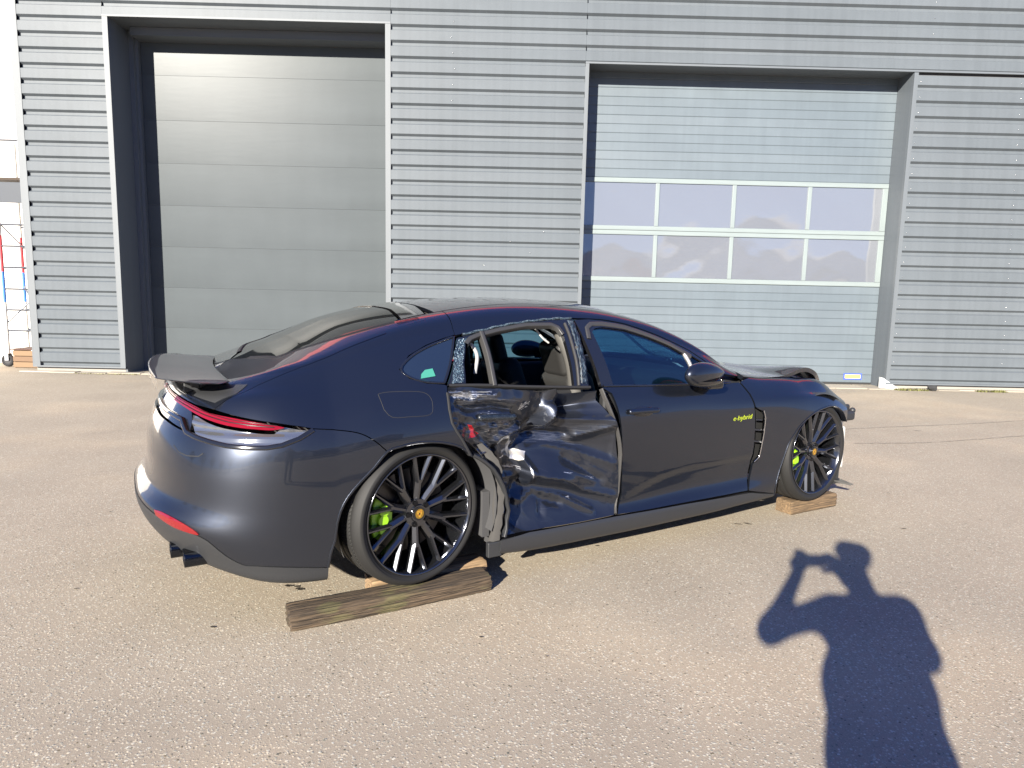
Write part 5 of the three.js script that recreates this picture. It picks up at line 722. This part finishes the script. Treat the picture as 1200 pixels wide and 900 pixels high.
// ---------------------------------------------------------------- the photographer (behind the camera, casts the shadow on the yard)
{
  const person = tag(grp('person'), 'person in jacket and jeans holding a phone up to the face with both hands', 'person');
  function field(res, c, half, bones, k = 0.03) {
    const mc = new MarchingCubes(res, new THREE.MeshBasicMaterial(), false, false, 260000); mc.isolation = 0; const f = mc.field, hs = res / 2, q = V3(0, 0, 0);
    const B = bones.map(([a, b, ra, rb]) => { const A = V3(...a), D = V3(...b).sub(A); return [A, D, D.lengthSq() || 1e-9, ra, rb]; });
    for (let z = 0; z < res; z++) for (let y = 0; y < res; y++) for (let x = 0; x < res; x++) {
      const px = c[0] + (x - hs) / hs * half, py = c[1] + (y - hs) / hs * half, pz = c[2] + (z - hs) / hs * half; let e = 0;
      for (const [A, D, L, ra, rb] of B) { const dx = px - A.x, dy = py - A.y, dz = pz - A.z, t = clamp((dx * D.x + dy * D.y + dz * D.z) / L, 0, 1); const d = Math.hypot(dx - D.x * t, dy - D.y * t, dz - D.z * t) - lerp(ra, rb, t); e += Math.exp(-d / k); }
      f[x + y * res + z * res * res] = k * Math.log(Math.max(e, 1e-30));
    }
    mc.update(); const n = mc.count, g = new THREE.BufferGeometry(), P = new Float32Array(n * 3);
    for (let i = 0; i < n; i++) for (let a = 0; a < 3; a++) P[i * 3 + a] = c[a] + mc.positionArray[i * 3 + a] * half;
    g.setAttribute('position', new THREE.BufferAttribute(P, 3)); g.setAttribute('normal', new THREE.BufferAttribute(Float32Array.from(mc.normalArray.slice(0, n * 3)), 3)); return g;
  }
  const shL = [0.005, 1.35, 12.07], shR = [0.375, 1.35, 12.09], elL = [-0.215, 1.235, 11.97], wrL = [-0.055, 1.435, 11.845], elR = [0.452, 1.165, 11.985], wrR = [0.215, 1.405, 11.835];
  const hipL = [0.10, 0.88, 12.10], hipR = [0.28, 0.88, 12.10], knL = [0.09, 0.48, 12.06], knR = [0.30, 0.48, 12.06], anL = [0.08, 0.09, 12.12], anR = [0.32, 0.09, 12.12];
  const bones = [[[0.08, 1.30, 12.09], [0.30, 1.30, 12.09], 0.115, 0.115], [[0.10, 1.10, 12.08], [0.28, 1.10, 12.08], 0.125, 0.125], [[0.11, 0.94, 12.09], [0.27, 0.94, 12.09], 0.125, 0.125], [[0.19, 1.38, 12.09], [0.185, 1.50, 12.06], 0.062, 0.055],
    [shL, elL, 0.062, 0.048], [elL, wrL, 0.047, 0.034], [shR, elR, 0.068, 0.052], [elR, wrR, 0.05, 0.036], [hipL, knL, 0.098, 0.068], [knL, anL, 0.068, 0.05], [hipR, knR, 0.098, 0.068], [knR, anR, 0.068, 0.05],
    [[0.08, 0.05, 12.14], [0.07, 0.045, 11.93], 0.047, 0.036], [[0.32, 0.05, 12.14], [0.33, 0.045, 11.93], 0.047, 0.036]];
  const body = field(128, [0.12, 0.82, 12.03], 0.86, bones, 0.022);
  const H = [0.172, 1.59, 12.05];
  const head = field(72, H, 0.17, [[[H[0], H[1] + 0.03, H[2] + 0.012], [H[0], H[1] + 0.03, H[2] - 0.012], 0.078, 0.076], [[H[0], H[1] - 0.045, H[2] - 0.015], [H[0], H[1] - 0.07, H[2] - 0.035], 0.06, 0.046], [[H[0], H[1] + 0.005, H[2] - 0.09], [H[0], H[1] - 0.02, H[2] - 0.108], 0.008, 0.013], [[H[0] - 0.082, H[1] + 0.01, H[2] + 0.005], [H[0] - 0.085, H[1] - 0.02, H[2] + 0.005], 0.012, 0.009], [[H[0] + 0.082, H[1] + 0.01, H[2] + 0.005], [H[0] + 0.085, H[1] - 0.02, H[2] + 0.005], 0.012, 0.009], [[H[0] - 0.02, H[1] - 0.052, H[2] - 0.085], [H[0] + 0.02, H[1] - 0.052, H[2] - 0.085], 0.008, 0.008], [[H[0], H[1] - 0.08, H[2] + 0.02], [H[0], H[1] - 0.15, H[2] + 0.02], 0.055, 0.055]], 0.009);
  // left hand closed round the phone's left end: palm behind, thumb below, fingers over the top edge
  const hand = (w, m, f, th) => field(64, m, 0.115, [[w, m, 0.03, 0.034], [[m[0] - 0.012, m[1], m[2]], [m[0] + 0.016, m[1] + 0.008, m[2]], 0.024, 0.022], ...f, ...th], 0.006);
  const mL = [-0.045, 1.475, 11.80];
  const fL = [0, 1, 2, 3].map(k => { const x = mL[0] - 0.004 + k * 0.019, h = [0.050, 0.056, 0.052, 0.042][k]; return [[[x, mL[1] + 0.012, mL[2]], [x + 0.004, mL[1] + h, mL[2] - 0.012], 0.0095, 0.009], [[x + 0.004, mL[1] + h, mL[2] - 0.012], [x + 0.006, mL[1] + h + 0.006, mL[2] - 0.038], 0.009, 0.008]]; }).flat();
  const handL = hand(wrL, mL, fL, [[[mL[0] + 0.01, mL[1] - 0.02, mL[2]], [mL[0] + 0.045, mL[1] - 0.04, mL[2] - 0.01], 0.012, 0.0105], [[mL[0] + 0.045, mL[1] - 0.04, mL[2] - 0.01], [mL[0] + 0.066, mL[1] - 0.038, mL[2] - 0.022], 0.0105, 0.009]]);
  const mR = [0.175, 1.462, 11.795];
  const fR = [0, 1, 2, 3].map(k => { const x = mR[0] + 0.010 - k * 0.019, h = [0.042, 0.048, 0.046, 0.038][k]; return [[[x, mR[1] + 0.010, mR[2]], [x - 0.004, mR[1] + h, mR[2] - 0.012], 0.0095, 0.009], [[x - 0.004, mR[1] + h, mR[2] - 0.012], [x - 0.008, mR[1] + h + 0.004, mR[2] - 0.036], 0.009, 0.008]]; }).flat();
  const handR = hand(wrR, mR, fR, [[[mR[0] - 0.01, mR[1] - 0.02, mR[2]], [mR[0] - 0.042, mR[1] - 0.038, mR[2] - 0.01], 0.012, 0.0105], [[mR[0] - 0.042, mR[1] - 0.038, mR[2] - 0.01], [mR[0] - 0.062, mR[1] - 0.034, mR[2] - 0.022], 0.0105, 0.009]]);
  const g = mergeGeometries([body, head, handL, handR], false), p = g.attributes.position, C = [], nb = body.attributes.position.count;
  for (let i = 0; i < p.count; i++) { const y = p.getY(i), x = p.getX(i), nr = (q) => Math.hypot(x - q[0], y - q[1], p.getZ(i) - q[2]); let c; if (i >= nb || y > 1.45 || nr(wrL) < 0.045 || nr(wrR) < 0.045) c = [0.42, 0.26, 0.19]; else if (y < 0.10) c = [0.03, 0.025, 0.02]; else if (y < 0.93 && x < 0.385) c = [0.03, 0.045, 0.10]; else c = [0.035, 0.038, 0.045]; C.push(...c); }
  g.setAttribute('color', new THREE.Float32BufferAttribute(C, 3));
  mesh('body', g, new THREE.MeshStandardMaterial({ vertexColors: true, roughness: 0.8 }), person);
  const hair = field(56, [H[0], H[1] + 0.04, H[2] + 0.02], 0.15, [[[H[0] - 0.03, H[1] + 0.055, H[2] - 0.02], [H[0] + 0.03, H[1] + 0.055, H[2] + 0.02], 0.066, 0.066], [[H[0], H[1] + 0.03, H[2] + 0.04], [H[0], H[1] - 0.02, H[2] + 0.045], 0.06, 0.045]], 0.012);
  mesh('hair', hair, M(0.04, 0.025, 0.015, 0.9), person);
  const eyes = grp('face', person); for (const s of [-1, 1]) mesh('eye', new THREE.SphereGeometry(0.0115, 14, 10).translate(H[0] + s * 0.031, H[1] + 0.008, H[2] - 0.078), M(0.7, 0.68, 0.65, 0.3), eyes);
  const ph = tag(grp('phone'), 'dark phone held sideways in both hands of the photographer', 'phone');
  mesh('case', rbox(-0.022, 0.150, 1.432, 1.508, 11.744, 11.752, 0.003), M(0.015, 0.015, 0.017, 0.35), ph); mesh('screen', box(-0.018, 0.146, 1.436, 1.504, 11.7521, 11.7526), M(0.02, 0.02, 0.025, 0.1), ph);
  mesh('lens', new THREE.CylinderGeometry(0.007, 0.007, 0.002, 18).rotateX(Math.PI / 2).translate(0, 1.4798, 11.7428), M(0.01, 0.01, 0.012, 0.1), ph);
}

// ---------------------------------------------------------------- what the paint and the door lights mirror, behind the photographer
{
  const wall = M(0.66, 0.64, 0.60, 0.7), roofM = M(0.18, 0.17, 0.17, 0.7), redM = M(0.42, 0.05, 0.05, 0.6), glassM = MP(0.03, 0.035, 0.04, { roughness: 0.05, clearcoat: 1 });
  const hall = tag(grp('white_hall'), 'white hall with gabled roofs and a red gate across the yard', 'building');
  for (let k = 0; k < 3; k++) {
    const x0 = 4 + k * 9, s = new THREE.Shape([[x0, 0], [x0 + 8.8, 0], [x0 + 8.8, 4.6], [x0 + 4.4, 6.6], [x0, 4.6]].map(p => new THREE.Vector2(...p)));
    mesh('gable_wall', new THREE.ExtrudeGeometry(s, { depth: 0.3, bevelEnabled: false }).translate(0, 0, 40), wall, hall);
    for (const q of [-1, 1]) { const r = new THREE.BoxGeometry(5.2, 0.18, 14); r.rotateZ(-q * 0.427).translate(x0 + 4.4 + q * 2.25, 5.70, 46.8); mesh('roof_plane', r, roofM, hall); }
    const W = grp('window', hall); for (let i = 0; i < 2; i++) mesh('pane', box(x0 + 1.2 + i * 1.3, x0 + 2.4 + i * 1.3, 1.6, 2.8, 39.95, 40.0), glassM, W);
  }
  mesh('gate', box(10, 12.6, 0, 3.6, 39.93, 39.99), redM, hall); mesh('rear_wall', box(4, 30.8, 0, 4.5, 53.6, 53.8), wall, hall);
  const van = (x, z, turn, col, label, name) => {
    const v = tag(grp(name), label, 'van'); v.position.set(x, 0, z); v.rotation.y = turn; const bm = MP(...col, { roughness: 0.4, clearcoat: 1 });
    const s = new THREE.Shape([[-2.6, 0.35], [2.55, 0.35], [2.65, 0.9], [2.35, 1.25], [1.55, 1.5], [1.05, 2.35], [0.8, 2.5], [-2.5, 2.5], [-2.62, 2.3]].map(p => new THREE.Vector2(...p)));
    mesh('body', new THREE.ExtrudeGeometry(s, { depth: 1.75, bevelEnabled: true, bevelSize: 0.08, bevelThickness: 0.1, bevelSegments: 3 }).translate(0, 0, -0.875), bm, v);
    for (const q of [-1, 1]) { mesh('side_window', (() => { const w = new THREE.Shape([[0.35, 1.5], [1.35, 1.5], [0.98, 2.2], [0.35, 2.2]].map(p => new THREE.Vector2(...p))); return new THREE.ShapeGeometry(w).translate(0, 0, q * 0.99); })(), glassM, v); for (const wx of [-1.7, 1.6]) { const wh = grp('wheel', v); mesh('tyre', new THREE.TorusGeometry(0.26, 0.09, 10, 24).translate(wx, 0.35, q * 0.9), M(0.02, 0.02, 0.02, 0.9), wh); mesh('rim', new THREE.CylinderGeometry(0.2, 0.2, 0.14, 20).rotateX(Math.PI / 2).translate(wx, 0.35, q * 0.92), M(0.4, 0.4, 0.4, 0.4, 0.8), wh); } }
    mesh('windscreen', (() => { const g = new Geo(); g.flat(V3(1.66, 1.5, -0.8), V3(1.66, 1.5, 0.8), V3(1.16, 2.36, 0.72), V3(1.16, 2.36, -0.72)); return g.build(); })(), glassM, v);
    for (const q of [-0.7, 0.7]) mesh('headlight', rbox(2.58, 2.74, 0.85, 1.05, q - 0.16, q + 0.16, 0.04), M(0.7, 0.7, 0.7, 0.2), v);
  };
  van(5.2, 23, 0.25, [0.75, 0.75, 0.73], 'white delivery van parked in front of the white hall', 'parked_van'); van(13.5, 27, -0.1, [0.05, 0.07, 0.13], 'dark blue van parked beside the white van', 'parked_van');
  // bare-looking hedge trees along the far edge of the yard
  const lm = [M(0.045, 0.06, 0.022, 0.9), M(0.06, 0.065, 0.03, 0.9)], bark = M(0.07, 0.05, 0.035, 0.95);
  const crown = (sd) => { seed = sd; const l = []; for (let k = 0; k < 900; k++) { const a = rnd() * 6.28, h = rnd(), r = 1.7 * Math.sqrt(rnd()) * Math.sin(Math.PI * (0.12 + 0.85 * h)) * (0.7 + 0.6 * noise2(a * 1.5 + sd, h * 5)); const g = new THREE.PlaneGeometry(rr(0.12, 0.26), rr(0.1, 0.2)); g.rotateX(rr(0, 3)).rotateY(rr(0, 6)).translate(r * Math.cos(a), 1.5 + h * 3.9, r * Math.sin(a)); l.push(g); } return merge(l); };
  const limbs = (sd) => { seed = sd; const l = [new THREE.CylinderGeometry(0.09, 0.16, 2.4, 10).translate(0, 1.2, 0)]; for (let k = 0; k < 9; k++) { const a = rnd() * 6.28, h = rr(1.6, 3.4); l.push(rod(V3(0, h - 0.3, 0), V3(1.0 * Math.cos(a), h + rr(0.7, 1.6), 1.0 * Math.sin(a)), 0.035, 6)); } l.push(rod(V3(0, 2.2, 0), V3(0.1, 4.6, 0.1), 0.06, 8)); return merge(l); };
  const cr = [crown(3), crown(8)], tr = [limbs(5), limbs(6)];
  const spots = [[-7, 44], [-11.5, 47], [-16, 45], [-21, 48], [-26, 44], [-30, 38], [-33, 31], [-35, 24], [-37, 16], [0, 47]];
  spots.forEach(([x, z], k) => { const t = tag(grp('hedge_tree'), 'dark leafy tree in the row along the far edge of the yard', 'tree', 'trees along the far edge of the yard'); mesh('trunk', tr[k % 2], bark, t); mesh('crown', cr[k % 2], lm[k % 2], t); t.position.set(x, 0, z); t.rotation.y = k * 1.7; const s = 0.85 + 0.3 * ((k * 7) % 5) / 5; t.scale.set(s * 1.5, s, s * 1.5); });
}
renderer.render(scene, camera);
